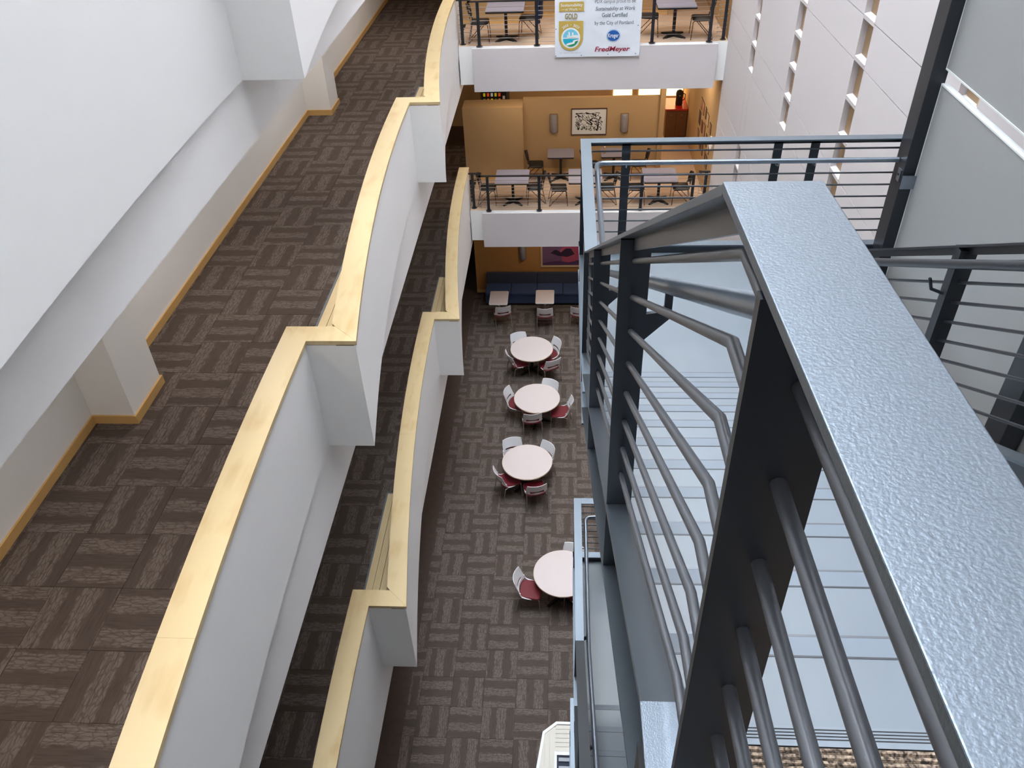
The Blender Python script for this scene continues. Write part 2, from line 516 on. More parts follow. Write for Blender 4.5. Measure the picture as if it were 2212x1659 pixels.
def inner_edge(y, ymax):
    k = math.floor((y - Y0) / PER)
    return par_x((y - Y0) / PER - k) - 0.23

def walk_floor(name, z, zbeam, ymax, label, xph, yph, par, yfront):
    # slab polygon following the straight inner line; benches and panels cover its edge
    o = struct(MB().box(XLW, -2.76, -9, 26.5, z - 0.30, z - 0.006).build(name, 'carpetplain'), label)
    tile_floor(o, z - 0.006, xph, yph, par, XLW, lambda y: -2.77 if ((y - Y0) % PER < 0.66 or (y - Y0) % PER > PER - 0.1 or y > 19.8) else max(-2.77, inner_edge(y, 0)), yfront, ymax)
    # thin infill deck between slab edge and the stepped panels
    for k in (-2, -1, 0, 1):
        pts = section_pts(k, ymax=19.9 if k == 1 else None, ymin=Y0 + PER * k + 0.06)
        mb = MB()
        rings = [[(-2.76, p[1], z - 0.15), (-2.76, p[1], z - 0.006), (max(p[0] - 0.215, -2.758), p[1], z - 0.006), (max(p[0] - 0.215, -2.758), p[1], z - 0.15)] for p in pts]
        mb.ring_sweep(rings).build('floor_edge', 'carpetplain', o)
    return o
floor3 = walk_floor('floor.001', L3, 7.5, 24.5, 'dark brown carpet tile floor of the third floor walkway', -3.793, 9.66, lambda i, j: (i + j) % 2 == 0, 2.4)
floor2 = walk_floor('floor.002', L2, 3.24, 24.5, 'dark brown carpet tile floor of the second floor walkway', -3.72, 6.07, lambda i, j: (i + j) % 2 == 1, 3.0)

# soffits under the walkways, left wall, pilasters, baseboards
for z, nm, n in ((11.73, 'third', 0), (7.52, 'second', 1), (3.26, 'ground', 2)):
    struct(MB().box(XLW, -2.745, -9, 26.5, z, z + 0.05).build('ceiling' if n == 0 else 'ceiling.%03d' % n, 'white'), 'white ceiling over the %s floor walkway' % nm)
struct(MB().box(XLW, -2.76, -9, 26.5, 12.35, 12.69).build('floor.003', 'carpetplain'), 'fourth floor walkway slab')
wl = struct(MB().box(XLW - 0.25, XLW, -9, 26.8, -0.3, ROOF).build('wall_left', 'white'), 'white left wall of the walkways')
wl_base = sempty('baseboard_left', 'honey wood baseboard along the third floor walkway wall')
PIL = [(6.335, 7.02), (15.56, 16.20)]
def base_run(pts, z, parent):
    for (a, b) in zip(pts[:-1], pts[1:]):
        dx, dy = b[0] - a[0], b[1] - a[1]; Ld = math.hypot(dx, dy); nx, ny = dy / Ld, -dx / Ld
        t = 0.022
        ex, ey = dx / Ld * t, dy / Ld * t
        MB().prism([a, b, (b[0] + nx * t + (ex if True else 0) * 0, b[1] + ny * t), (a[0] + nx * t, a[1] + ny * t)][::-1], z, z + 0.105).build('baseboard', 'trimwood', parent)
for i, (ya, yb) in enumerate(PIL):
    pl = thing('pilaster', 'white square pilaster %s on the walkway wall' % ('nearer to the camera' if i == 0 else 'farther away with a dark switch plate'), 'pilaster', (XLW + 0.002, ya, L3))
    MB().box(0.0, 0.475, 0, yb - ya, 0.0, 3.19).build('shaft', 'white', pl)
    b = MB().box(0.0, 0.497, -0.022, 0, 0, 0.105); b.build('baseboard', 'trimwood', pl)
    MB().box(0.475, 0.497, 0, yb - ya + 0.022, 0, 0.105).build('baseboard', 'trimwood', pl)
    MB().box(0.0, 0.475, yb - ya, yb - ya + 0.022, 0, 0.105).build('baseboard', 'trimwood', pl)
    if i == 1:
        MB().box(0.475, 0.485, 0.30, 0.37, 1.13, 1.25).build('switch_plate', 'black', pl)
ys = [-9] + [v for p in PIL for v in p] + [26]
for a, b in zip(ys[::2], ys[1::2]):
    MB().box(XLW, XLW + 0.022, a, b - 0.0, L3, L3 + 0.105).build('baseboard', 'trimwood', wl_base)

# ------------------------------------------------------------------ right wall: panels, joints and windows
wr = struct(MB().box(XR + 0.17, XR + 0.4, -9, 30, -0.3, ROOF).build('wall_right', 'joint'), 'pale grey panelled right wall with columns of small windows')
zrows = [0.0]
z = 8.68 - 4 * 2.05
zz = []
while z < ROOF:
    zz += [z, z + 0.55]; z += 2.05
zrows = [0.0] + [v for v in zz if 0.1 < v < ROOF - 0.05] + [ROOF]
WY = [(1.40 + 3.115 * k, 1.83 + 3.115 * k) for k in range(6)]      # window columns
WY = [(a + 0.03, b + 0.03) for a, b in WY]
G = 0.006
edges = [-9.0, -5.0, -4.6] + [v for w in WY for v in w] + [20.05]
PITCH = 0.515
wins = {}
def wtop(n): return 11.245 - n * PITCH
for ci, rng in ((3, range(-3, 6)), (4, range(-4, 5)), (5, list(range(-3, 5)) + [8, 9])):
    wins[ci] = [wtop(n) for n in rng]
wins[2] = [wtop(n) for n in range(-2, 5)]
for bi in range(0, len(edges) - 1):
    a, b = edges[bi], edges[bi + 1]
    is_win = bi % 2 == 1
    ci = (bi - 3) // 2 if is_win else None
    rows = zrows
    if is_win:
        tops = sorted(wins.get(ci, []))
        cuts = []
        zc = 0.0
        for tp in tops:
            cuts.append((zc, tp - 0.46)); zc = tp
        cuts.append((zc, ROOF))
    else:
        cuts = list(zip(rows[:-1], rows[1:]))
    for (za, zb) in cuts:
        if zb - za < 0.02: continue
        g = G if zb - za > 0.2 else 0.0
        MB().box(XR, XR + 0.17, a + (G if not is_win else 0.0), b - (G if not is_win else 0), za + g, zb - g).build('wall_panel', 'wallpanel', wr)
wn = 0
for ci in sorted(wins):
    a, b = WY[ci]
    for tp in wins[ci]:
        wn += 1
        w = sempty('window_%d' % wn, 'small square recessed window number %d from the camera side in the panelled right wall' % wn)
        w.location = (XR, a, tp - 0.46)
        MB().box(0.085, 0.165, 0.0, b - a, 0.0, 0.46).build('blind', 'blind', w)
        MB().box(0.072, 0.078, 0.02, b - a - 0.02, 0.02, 0.44).build('pane', 'winpane', w)
        MB().box(0.055, 0.085, 0.10, 0.125, 0.0, 0.46).build('mullion', 'mullion', w)
        MB().add([(-0.004, 0, 0.0), (-0.004, b - a, 0.0), (0.085, b - a, 0.03), (0.085, 0, 0.03), (-0.004, 0, -0.01), (-0.004, b - a, -0.01), (0.085, b - a, -0.01), (0.085, 0, -0.01)],
                 [(0, 1, 2, 3), (4, 7, 6, 5), (0, 4, 5, 1), (1, 5, 6, 2), (2, 6, 7, 3), (3, 7, 4, 0)]).build('sill', 'wallpanel', w)
# tan stretch of the right wall beside the lounges
struct(MB().box(XR, XR + 0.17, 20.06, 30, -0.3, ROOF).build('wall_right.001', 'tan'), 'tan right wall of the lounges')  # hard tan edge painted in where the lounge lighting ends

# ------------------------------------------------------------------ far lounges: slabs, fascia, walls
def lounge(zf, nm, ceil):
    s = struct(MB().box(-2.53, XR, YB, 30, zf - 0.9, zf - 0.0).build('lounge_slab', 'white'), 'white slab edge of the %s floor lounge' % nm)
    MB().box(-2.53, XR, YB + 0.005, 30, zf, zf + 0.006).build('floor_finish', 'loungefloor', s)
    fz = thing('fascia_panel', 'wide pale grey fascia panel on the edge of the %s floor lounge' % nm, 'panel', (0.68, 19.82, zf - 1.03))
    MB().box(-2.87, 2.90, 0, 0.05, 0, 1.02).build('board', 'wallpanel', fz, bevel=0.004)
    MB().box(-2.8, 2.83, 0.05, 0.158, 0.1, 0.95).build('bracket', 'white', fz)
    return s
lg3 = lounge(L3, 'third', 12)
lg2 = lounge(L2, 'second', 8)
struct(MB().box(-2.53, XR, YB, 30, 11.75, L4).build('lounge_slab', 'white'), 'white slab edge of the fourth floor lounge')

def railing_balcony(zf, nm):
    t = thing('balcony_railing', 'charcoal steel railing with thin rods on the %s floor lounge edge' % nm, 'railing', (0, 0, zf))
    h = 0.98
    segs = [(-2.43, 20.13), (-2.02, 19.96), (-0.65, 19.96), (0.70, 19.96), (2.05, 19.96), (3.38, 19.96), (3.72, 20.10)]
    for (x, y) in segs:
        MB().box(x - 0.037, x + 0.037, y - 0.008, y + 0.008, 0.006, h).build('post', 'darksteel', t)
        MB().box(x - 0.008, x + 0.008, y - 0.03, y + 0.03, 0.006, h).build('post_web', 'darksteel', t)
        MB().cyl(x, y, 0.0, 0.014, 0.075, 14).build('base_plate', 'darksteel', t)
    path = [(-2.5, 20.13), (-2.22, 20.13), (-2.22, 19.96), (3.55, 19.96), (3.55, 20.10), (3.78, 20.10)]
    for (a, b) in zip(path[:-1], path[1:]):
        x0, x1 = sorted((a[0], b[0])); y0, y1 = sorted((a[1], b[1]))
        MB().box(x0 - 0.03, x1 + 0.03, y0 - 0.03, y1 + 0.03, h, h + 0.03).build('top_rail', 'darksteel', t)
    for k in range(9):
        zk = 0.085 + k * 0.098
        MB().tube([(p[0], p[1], zk) for p in path], 0.0085, 6).build('rod', 'rodpale', t)
    return t
railing_balcony(L3, 'third')
railing_balcony(L2, 'second')

# walls of the lounges
for zf, nm, top in ((L2, 'second', 6.42), (L3, 'third', 10.7)):
    p = struct(MB().box(-1.14, 2.66, 22.5, 22.62, zf + 0.006, top).build('wall_back' if zf == L2 else 'wall_back.001', 'tan'), 'tan partition wall behind the %s floor lounge tables' % nm)
    MB().box(-1.14, 2.66, 22.485, 22.5, zf + 0.006, zf + 0.10).build('baseboard', 'trimwood', p)
    p = struct(MB().box(-2.80, -1.14, 21.95, 22.62, zf + 0.006, top - 0.06).build('wall_left.001' if zf == L2 else 'wall_left.002', 'tan'), 'tan boxed out wall at the left of the %s floor lounge' % nm)
    MB().box(-2.80, -1.14, 21.935, 21.95, zf + 0.006, zf + 0.10).build('baseboard', 'trimwood', p)
    struct(MB().box(2.66, 2.80, 22.42, 22.64, zf + 0.006, zf + 3.2).build('trim_1' if zf == L2 else 'trim_2', 'tan'), 'tan end post of the %s floor partition' % nm)
    struct(MB().box(XLW, XR, 26.2, 26.5, zf, zf + 3.4).build('wall_back.002' if zf == L2 else 'wall_back.003', 'tan'), 'tan wall at the far end behind the %s floor lounge' % nm)
gw = struct(MB().box(-2.83, XR, 22.66, 22.85, 0, 3.3).build('wall_back.004', 'orange'), 'ochre wall behind the navy banquette on the ground floor')
MB().box(-2.83, -2.5, 22.64, 22.66, 0, 0.11).build('baseboard', 'trimwood', gw)
struct(MB().box(XLW, XR, 26.2, 26.5, -0.1, 3.3).build('wall_back.005', 'orange'), 'ochre wall at the far end of the ground floor corridor')

struct(MB().box(XLW - 0.25, XR + 0.4, 26.52, 26.8, -0.3, ROOF).build('wall_back.008', 'white'), 'white end wall of the building behind the lounges')

# ------------------------------------------------------------------ near floors, roof with skylight, far side walls
nf = struct(MB().box(0.14, XR, -4, 0.755, L4 - 0.3, L4 - 0.004).build('floor.004', 'groove'), 'fourth floor slab at the head of the stair')
rib = []
mbr = MB()
y = 0.750
rows = []
while y > -0.35:
    mbr.tube([(0.24, y, L4 - 0.002), (1.75, y, L4 - 0.002)], 0.0055, 6); y -= 0.0115
o = mbr.build('ribbed_carpet', 'ribbed', nf, smooth=True); o['kind'] = 'stuff'
for z, i in ((L3 - 0.11, 5), (L2 - 0.11, 6)):
    struct(MB().box(0.14, XR, -4, 0.76, z - 0.3, z).build('floor.%03d' % i, 'carpetplain'), 'floor slab at the head of a lower stair flight')
struct(MB().box(-5.3, XR + 0.4, -9.3, -9.0, -0.3, ROOF).build('wall_back.006', 'taupe'), 'unseen dark taupe end wall far behind the camera')  # unseen wall, kept dark to shade the return panels
struct(MB().box(XLW - 0.25, XR + 0.4, 20.3, 20.6, L4 + 3.6, ROOF).build('wall_back.007', 'white'), 'white upper end wall of the atrium')
rf = struct(MB().box(XLW - 0.3, XR + 0.4, 20.6, 30, ROOF, ROOF + 0.2).box(XLW - 0.3, XR + 0.4, -9.3, -1.7, ROOF, ROOF + 0.2).build('ceiling.003', 'white'), 'unseen white roof shaping the daylight around the long skylight')  # near part of the unseen roof closed to darken the return panels
for k in range(0, 9):
    MB().box(XLW - 0.2, XR + 0.4, -1.6 + k * 2.6, -1.54 + k * 2.6, ROOF, ROOF + 0.15).build('skylight_bar', 'white', rf)

# ------------------------------------------------------------------ steel stair
NY0, LY0, LY1 = 0.76, 4.40, 6.49        # head nosing, landing edge, landing far edge
RISE, NR = 2.15, 12
STEP = (LY0 - NY0) / (NR - 1)
APEX = 0.66
def zrail(y, base=13.833):
    if y < APEX: return base
    if y < 4.60: return base - 2.263 * (y - APEX) / (4.60 - APEX)
    return base - 2.263

def stair(dz, txt, full):
    zt = L4 + dz; zl = zt - RISE
    t = thing('stair_flight', 'straight grey steel stair flight %s' % txt, 'stairs', (0.2, NY0, zt))
    ox, oy, oz = 0.2, NY0, zt
    for k in range(1, NR):
        z = -k * RISE / NR
        y0 = (k - 1) * STEP; y1 = k * STEP
        MB().box(0.025, 1.52, y0 - 0.0, y1 + 0.025, z - 0.035, z).build('tread', 'tread', t, bevel=0.004)
        MB().box(0.025, 1.52, y0 + 0.003, y0 + 0.012, z, z + RISE / NR - 0.037).build('riser', 'tread', t)
        MB().box(0.025, 1.52, y1 - 0.035, y1 - 0.030, z, z + 0.0012).build('nosing_line', 'darksteel', t)
        MB().box(0.025, 1.52, y1 + 0.0185, y1 + 0.0245, z - 0.02, z + 0.0012).build('nosing_line', 'bar', t)
        MB().box(0.026, 1.519, y1 - 0.030, y1 + 0.0185, z, z + 0.0008).build('nosing_strip', 'nosing', t)
    # stringers: outward channels
    def sl(y): return -0.577 * y + 0.02
    for side, (xa, xb, xw0, xw1) in (('l', (-0.063, 0.02, 0.01, 0.02)), ('r', (1.53, 1.613, 1.53, 1.54))):
        for (a, b) in ((0.115, 0.130), (-0.185, -0.17)):
            pts = [(-0.35, 0.15 + a), (-0.08, 0.15 + a), (3.64 - 0.0, sl(3.64) + a + 0.02), (3.64, sl(3.64) + b + 0.02), (-0.08, 0.15 + b), (-0.35, 0.15 + b)]
            pts = [(-0.6, a), (0.0, a), (3.64, -0.577 * 3.64 + a), (3.64, -0.577 * 3.64 + b), (0.0, b), (-0.6, b)]
            MB().sweep_x(pts, xa, xb).build('stringer_flange', 'steel', t)
        pts = [(-0.6, -0.17), (0.0, -0.17), (3.64, -0.577 * 3.64 - 0.17), (3.64, -0.577 * 3.64 + 0.115), (0.0, 0.115), (-0.6, 0.115)]
        MB().sweep_x(pts, xw0, xw1).build('stringer_web', 'darksteel', t)  # web coloured dark for the shade under the flange
    MB().box(0.025, 1.52, -0.003, 0.035, -0.05, 0.001).build('head_nosing', 'alu', t)
    for k in range(4):
        MB().box(0.025, 1.52, 0.009 + k * 0.0062, 0.011 + k * 0.0062, 0.0, 0.0018).build('groove', 'groove', t)
    # landing
    ld = thing('stair_landing', 'flat grey stair landing %s' % txt.replace('descending', 'below the flight descending'), 'landing', (0.2, LY0, zl))
    MB().box(0.02, 2.48, 0.0, LY1 - LY0 - 0.09, -0.05, 0.0).build('deck', 'tread', ld)
    MB().box(2.64, 3.5, 0.0, LY1 - LY0 - 0.09, -0.05, 0.0).build('deck', 'tread', ld)
    MB().box(0.02, 2.48, -0.004, 0.004, -0.08, 0.002).build('edge_line', 'darksteel', ld)
    MB().box(-0.063, 0.02, -0.06, LY1 - LY0, 0.055, 0.07).build('edge_flange', 'steel', ld)
    MB().box(0.008, 0.02, -0.06, LY1 - LY0, -0.22, 0.055).build('edge_web', 'darksteel', ld)
    MB().box(-0.063, 0.02, -0.06, LY1 - LY0, -0.235, -0.22).build('edge_flange', 'steel', ld)
    MB().box(-0.063, 3.55, LY1 - LY0 - 0.085, LY1 - LY0, 0.055, 0.07).build('edge_flange', 'steel', ld)
    MB().box(0.02, 3.55, LY1 - LY0 - 0.09, LY1 - LY0 - 0.078, -0.22, 0.055).build('edge_web', 'darksteel', ld)  # dark colour stands for the shadow below the flange
    # left railing: cap, posts, rods, hand pipe
    base = 13.833 + dz
    rl = thing('stair_railing', 'flat capped blue grey railing on the open side of stair %s' % txt, 'railing', (0.0, 0.0, zl))
    q = lambda y: zrail(y, base) - zl
    xl0, xl1 = 0.137, 0.222
    def capseg(y0, z0, y1, z1, e0=0.0, e1=0.0):
        pts = [(y0, z0), (y0 , z0 - 0.012), (y1, z1 - 0.012), (y1, z1)]
        MB().sweep_x(pts, xl0, xl1).build('rail_cap', 'steel', rl, bevel=0.001)
        w = [(y0, z0 - 0.012), (y0, z0 - 0.045), (y1, z1 - 0.045), (y1, z1 - 0.012)]
        MB().sweep_x(w, 0.173, 0.183).build('cap_web', 'bar', rl)
    SK = 0.028          # the level run at the stair head is a hair out of parallel
    sk = lambda y: SK * max(0.0, APEX - y)
    for nm_, xa_, xb_, za_, zb_, m_name in (('rail_cap', xl0, xl1, -0.0105, 0.0, 'steel'), ('cap_web', 0.173, 0.183, -0.04, -0.0105, 'bar')):
        rg = [[(xa_ + sk(y), y, q(0) + za_), (xb_ + sk(y), y, q(0) + za_), (xb_ + sk(y), y, q(0) + zb_), (xa_ + sk(y), y, q(0) + zb_)] for y in (-0.6, APEX + 0.001)]
        MB().ring_sweep(rg).build(nm_, m_name, rl, bevel=0.001 if nm_ == 'rail_cap' else 0)
    capseg(APEX - 0.003, q(APEX), 4.60, q(4.5999))
    capseg(4.598, q(5), LY1, q(5))
    MB().box(xl1, 2.95, LY1 - 0.088, LY1, q(5) - 0.012, q(5)).build('rail_cap', 'steel', rl, bevel=0.001)
    MB().box(xl1, 2.95, LY1 - 0.050, LY1 - 0.040, q(5) - 0.045, q(5) - 0.012).build('cap_web', 'darksteel', rl)
    for yp in (0.50, 1.77, 3.27):
        zb = (L4 + dz - 0.577 * max(0, yp - NY0)) - 0.17 - zl
        MB().box(0.140, 0.216, yp - 0.006, yp + 0.006, zb + 0.0, q(yp) - 0.014).build('post', 'darksteel', rl)  # near-black colour stands in for the dark surroundings the posts reflect
    for yp in (4.80, 6.25):
        MB().box(0.140, 0.216, yp - 0.006, yp + 0.006, -0.2, q(5) - 0.014).build('post', 'darksteel', rl)
    for xp in (0.515, 1.745, 2.04, 2.9):
        MB().box(xp - 0.035, xp + 0.035, LY1 - 0.05, LY1 - 0.038, -0.2, q(5) - 0.014).build('post', 'darksteel', rl)
    for k in range(8):
        o = 0.093 + 0.1055 * k
        path = [(0.178 + sk(-0.6), -0.6, q(0) - o), (0.178, 0.70, q(0) - o), (0.178, 4.60, q(4.6) - o), (0.178, 6.445, q(5) - o), (2.95, 6.445, q(5) - o)]
        MB().tube(path, 0.0078, 10).build('rod', 'bar', rl, smooth=True)
    ph = [(0.27, -0.6, q(0) - 0.15), (0.27, APEX, q(0) - 0.15), (0.27, 4.60, q(5) - 0.15), (0.27, 6.27, q(5) - 0.15)]
    for k in range(1, 5):
        a = math.radians(90 * k / 4); ph.append((0.27 + 0.07 * (1 - math.cos(a)), 6.27 + 0.07 * math.sin(a), q(5) - 0.15))
    ph.append((2.685, 6.34, q(5) - 0.15))
    MB().tube(ph, 0.021, 14).build('hand_pipe', 'chrome', rl, smooth=True)
    for yp in (1.77, 3.27, 4.80):
        zp = (zrail(yp, base) if yp < 4.7 else zrail(5, base)) - zl - 0.15
        pr = [(0.0, -0.16), (0.0, -0.08), (0.035, -0.075), (0.045, -0.06), (0.045, -0.02), (0.065, -0.02), (0.065, -0.09)]
        mb = MB(); n = len(pr)
        mb.ring_sweep([[(0.216 + a, yp - 0.006, zp + b) for a, b in pr], [(0.216 + a, yp + 0.006, zp + b) for a, b in pr]])
        mb.build('bracket', 'darksteel', rl)
    for xp in (0.515, 1.745, 2.04):
        MB().tube([(xp, 6.43, q(5) - 0.22), (xp, 6.36, q(5) - 0.2), (xp, 6.34, q(5) - 0.165)], 0.006, 6).build('bracket', 'chrome', rl)
    if not full: return
    # right railing
    rr = thing('stair_railing', 'charcoal steel railing beside the frosted panels on the right of the stair', 'railing', (0.0, 0.0, zl))
    xa, xb = 1.745, 1.83
    def seg(y0, z0, y1, z1):
        MB().sweep_x([(y0, z0), (y0, z0 - 0.012), (y1, z1 - 0.012), (y1, z1)], xa, xb).build('rail_cap', 'darksteel', rr)
        MB().sweep_x([(y0, z0 - 0.012), (y0, z0 - 0.05), (y1, z1 - 0.05), (y1, z1 - 0.012)], xa + 0.038, xa + 0.048).build('cap_web', 'darksteel', rr)
    seg(-0.6, q(0), APEX + 0.002, q(0)); seg(APEX - 0.002, q(APEX), 4.60, q(4.5999)); 
    for yp in (0.5, 2.0, 3.27, 4.58):
        zb = (L4 + dz - 0.577 * max(0, yp - NY0)) - 0.17 - zl
        MB().box(xa + 0.005, xb - 0.005, yp - 0.03, yp + 0.03, zb, q(yp) - 0.014).build('post', 'darksteel', rr)
    for k in range(8):
        o = 0.095 + 0.1055 * k
        MB().tube([(xa + 0.043, -0.6, q(0) - o), (xa + 0.043, 0.70, q(0) - o), (xa + 0.043, 4.58, q(4.58) - o)], 0.0078, 8).build('rod', 'darksteel', rr, smooth=True)
    MB().tube([(1.67, -0.6, q(0) - 0.15), (1.67, 0.70, q(0) - 0.15), (1.67, 4.75, q(4.6) - 0.16)], 0.021, 12).build('hand_pipe', 'darksteel', rr, smooth=True)
    for yp in (2.0, 3.27):
        zp = q(yp) - 0.15
        MB().tube([(1.75, yp, zp - 0.10), (1.69, yp, zp - 0.075), (1.67, yp, zp - 0.02)], 0.008, 6).build('bracket', 'darksteel', rr)

stair(0.0, 'descending from the fourth floor', True)
stair(-4.27, 'descending from the third floor', False)
stair(-8.54, 'descending from the second floor', False)

# steel column and frosted screen
sc_ = thing('steel_column', 'tall charcoal steel column at the far corner of the stair', 'column', (2.69, 6.2, 0))
MB().box(0, 0.12, 0, 0.2, 0, ROOF).build('shaft', 'darksteel', sc_, bevel=0.004)
MB().box(-0.012, 0.0, 0.02, 0.08, 11.28, 11.38).build('bracket_leaf', 'chrome', sc_)
MB().box(-0.012, 0.10, -0.045, -0.035, 11.25, 11.36).build('bracket_leaf', 'chrome', sc_)
MB().cyl(-0.014, 0.05, 11.33, 11.345, 0.008, 8).build('bolt', 'darksteel', sc_)
for (x_, y_, lb_) in ((2.655, 3.76, 'charcoal steel column rising beside the stair in front of the screen'),):
    c2 = thing('steel_column', lb_, 'column', (x_, y_, 0))
    MB().box(0, 0.12, 0, 0.2, 0, ROOF).build('shaft', 'darksteel', c2, bevel=0.004)
    MB().box(-0.05, 0.17 if x_ < 2.7 else 0.2, -0.05, 0.25, 0, 0.02).build('base_plate', 'darksteel', c2)
for (z0, z1, nm) in ((12.17, 15.2, 'upper'), (8.6, 12.07, 'lower')):
    p = thing('frosted_screen', '%s frosted grey screen panel beside the charcoal column' % nm, 'screen', (2.786, 0.6, z0))
    MB().box(0, 0.02, 0.012, 5.585, 0.012, z1 - z0 - 0.012).build('sheet', 'frosted', p)
    MB().box(-0.004, 0.045, 0, 5.595, z1 - z0 - 0.012, z1 - z0).build('edge_trim', 'screentrim', p)
    MB().box(-0.004, 0.03, 0, 5.595, 0, 0.012).build('edge_trim', 'screentrim', p)
    MB().box(-0.004, 0.03, 5.585, 5.594, 0.012, z1 - z0 - 0.012).build('edge_trim', 'screentrim', p)

# ------------------------------------------------------------------ ground floor furniture
def cafe_chair(label):
    t = thing('cafe_chair', label, 'chair', group='white cafe chairs with burgundy seats')
    # seat cushion: rounded, slightly dished; front towards +y
    rings = []
    base = rrect(0.235, 0.225, 0.07, 4)
    prof = [(0.90, 0.430), (1.0, 0.438), (1.0, 0.456), (0.95, 0.470), (0.6, 0.472)]
    for sc, z in prof:
        rings.append([(p[0] * sc * (1.0 + 0.06 * p[1] / 0.225), p[1] * sc + 0.02, z) for p in base])
    MB().ring_sweep(rings).build('seat', 'burgundy', t, smooth=True)
    # back shell with slot: curved sheet
    def bp(u, v):          # u -1..1 across, v 0..1 up
        w = 0.245 - 0.02 * (v - 0.5) ** 2
        x = u * w
        z = 0.50 + v * 0.36
        y = -0.235 - 0.075 * v + 0.075 * (u * u) + 0.018 * math.cos(v * 3.1)
        return x, y, z
    us = [-1, -0.93, -0.72, -0.45, -0.2, 0, 0.2, 0.45, 0.72, 0.93, 1]
    vs = [0, 0.06, 0.20, 0.33, 0.55, 0.75, 0.92, 1.0]
    mb = MB(); idx = {}
    def shr(u, v):        # round the corners
        if v > 0.9 and abs(u) > 0.9: return u * 0.965, v
        return u, v
    for side, off in ((0, 0.0), (1, -0.011)):
        for i, u in enumerate(us):
            for j, v in enumerate(vs):
                a, b = shr(u, v); x, y, z = bp(a, b); idx[(side, i, j)] = len(mb.v); mb.v.append((x, y + off, z))
    def hole(i, j): return 2 <= i <= 7 and j == 2
    for i in range(len(us) - 1):
        for j in range(len(vs) - 1):
            if hole(i, j): continue
            for side in (0, 1):
                q = [idx[(side, i, j)], idx[(side, i + 1, j)], idx[(side, i + 1, j + 1)], idx[(side, i, j + 1)]]
                mb.f.append(tuple(q) if side == 1 else tuple(q[::-1]))
            for (di, dj, e) in ((-1, 0, ((i, j), (i, j + 1))), (1, 0, ((i + 1, j + 1), (i + 1, j))), (0, -1, ((i + 1, j), (i, j))), (0, 1, ((i, j + 1), (i + 1, j + 1)))):
                ni, nj = i + di, j + dj
                if not (0 <= ni < len(us) - 1 and 0 <= nj < len(vs) - 1) or hole(ni, nj):
                    (a, b), (c, d) = e
                    mb.f.append((idx[(0, a, b)], idx[(0, c, d)], idx[(1, c, d)], idx[(1, a, b)]))
    mb.build('backrest', 'plastic', t, smooth=True)
    MB().box(-0.165, 0.165, -0.246, -0.240, 0.577, 0.614).build('slot_trim', 'burgundy', t)
    for s in (-1, 1):
        # side arm that carries the back down to the seat
        path = [(s * 0.238, -0.17, 0.60), (s * 0.245, -0.165, 0.55), (s * 0.245, -0.13, 0.49), (s * 0.24, -0.05, 0.452), (s * 0.235, 0.06, 0.44)]
        rings = []
        for k, p in enumerate(path):
            w = 0.030 - 0.004 * k; h = 0.012
            rings.append([(p[0] - h, p[1] - w * .6, p[2] + w * .4), (p[0] + h, p[1] - w * .6, p[2] + w * .4), (p[0] + h, p[1] + w * .6, p[2] - w * .4), (p[0] - h, p[1] + w * .6, p[2] - w * .4)])
        MB().ring_sweep(rings).build('back_support', 'plastic', t, smooth=True)
        MB().tube([(s * 0.225, 0.20, 0.435), (s * 0.232, 0.225, 0.415), (s * 0.240, 0.245, 0.0)], 0.011, 8).build('leg', 'legmetal', t, smooth=True)
        MB().tube([(s * 0.232, -0.13, 0.44), (s * 0.238, -0.19, 0.42), (s * 0.250, -0.265, 0.0)], 0.011, 8).build('leg', 'legmetal', t, smooth=True)
        MB().tube([(s * 0.225, 0.20, 0.432), (s * 0.232, -0.13, 0.437)], 0.010, 6).build('side_rail', 'legmetal', t)
    return t

def round_table(loc, label):
    t = thing('round_table', label, 'table', loc, group='round pale laminate tables')
    n = 56; R = 0.6
    c = lambda r, z: [(r * math.cos(2 * math.pi * k / n), r * math.sin(2 * math.pi * k / n), z) for k in range(n)]
    MB().ring_sweep([c(R - 0.012, 0.748), c(0.05, 0.7485)], caps=True).build('tabletop', 'laminate', t)
    MB().ring_sweep([c(R - 0.03, 0.712), c(R - 0.002, 0.714), c(R, 0.722), c(R, 0.742), c(R - 0.004, 0.747), c(R - 0.014, 0.7478)]).build('edge_band', 'edge', t, smooth=True)
    MB().cyl(0, 0, 0.05, 0.712, 0.04, 16).build('column', 'black', t, smooth=True)
    MB().cyl(0, 0, 0.700, 0.712, 0.2, 16).build('top_plate', 'black', t)
    for k in range(4):
        a = math.pi / 4 + k * math.pi / 2; ca, sa = math.cos(a), math.sin(a)
        rings = []
        for r, w, h in ((0.03, 0.03, 0.10), (0.2, 0.028, 0.065), (0.42, 0.024, 0.035)):
            rings.append([(ca * r - sa * w, sa * r + ca * w, 0.0), (ca * r + sa * w, sa * r - ca * w, 0.0), (ca * r + sa * w, sa * r - ca * w, h), (ca * r - sa * w, sa * r + ca * w, h)])
        MB().ring_sweep(rings).build('foot', 'black', t)
    return t

TABLES = [((-0.878, 18.458), 'farthest round pale laminate table, next to the square tables'),
          ((-0.666, 16.267), 'second farthest round pale laminate table with four chairs'),
          ((-0.833, 13.875), 'second nearest round pale laminate table with four chairs'),
          ((0.019, 10.60), 'nearest round pale laminate table, half hidden by the stair railing')]
for k_, ((x, y), lb) in enumerate(TABLES): round_table((x, y, 0), lb).rotation_euler[2] = 0.6 if k_ == 1 else 0.0

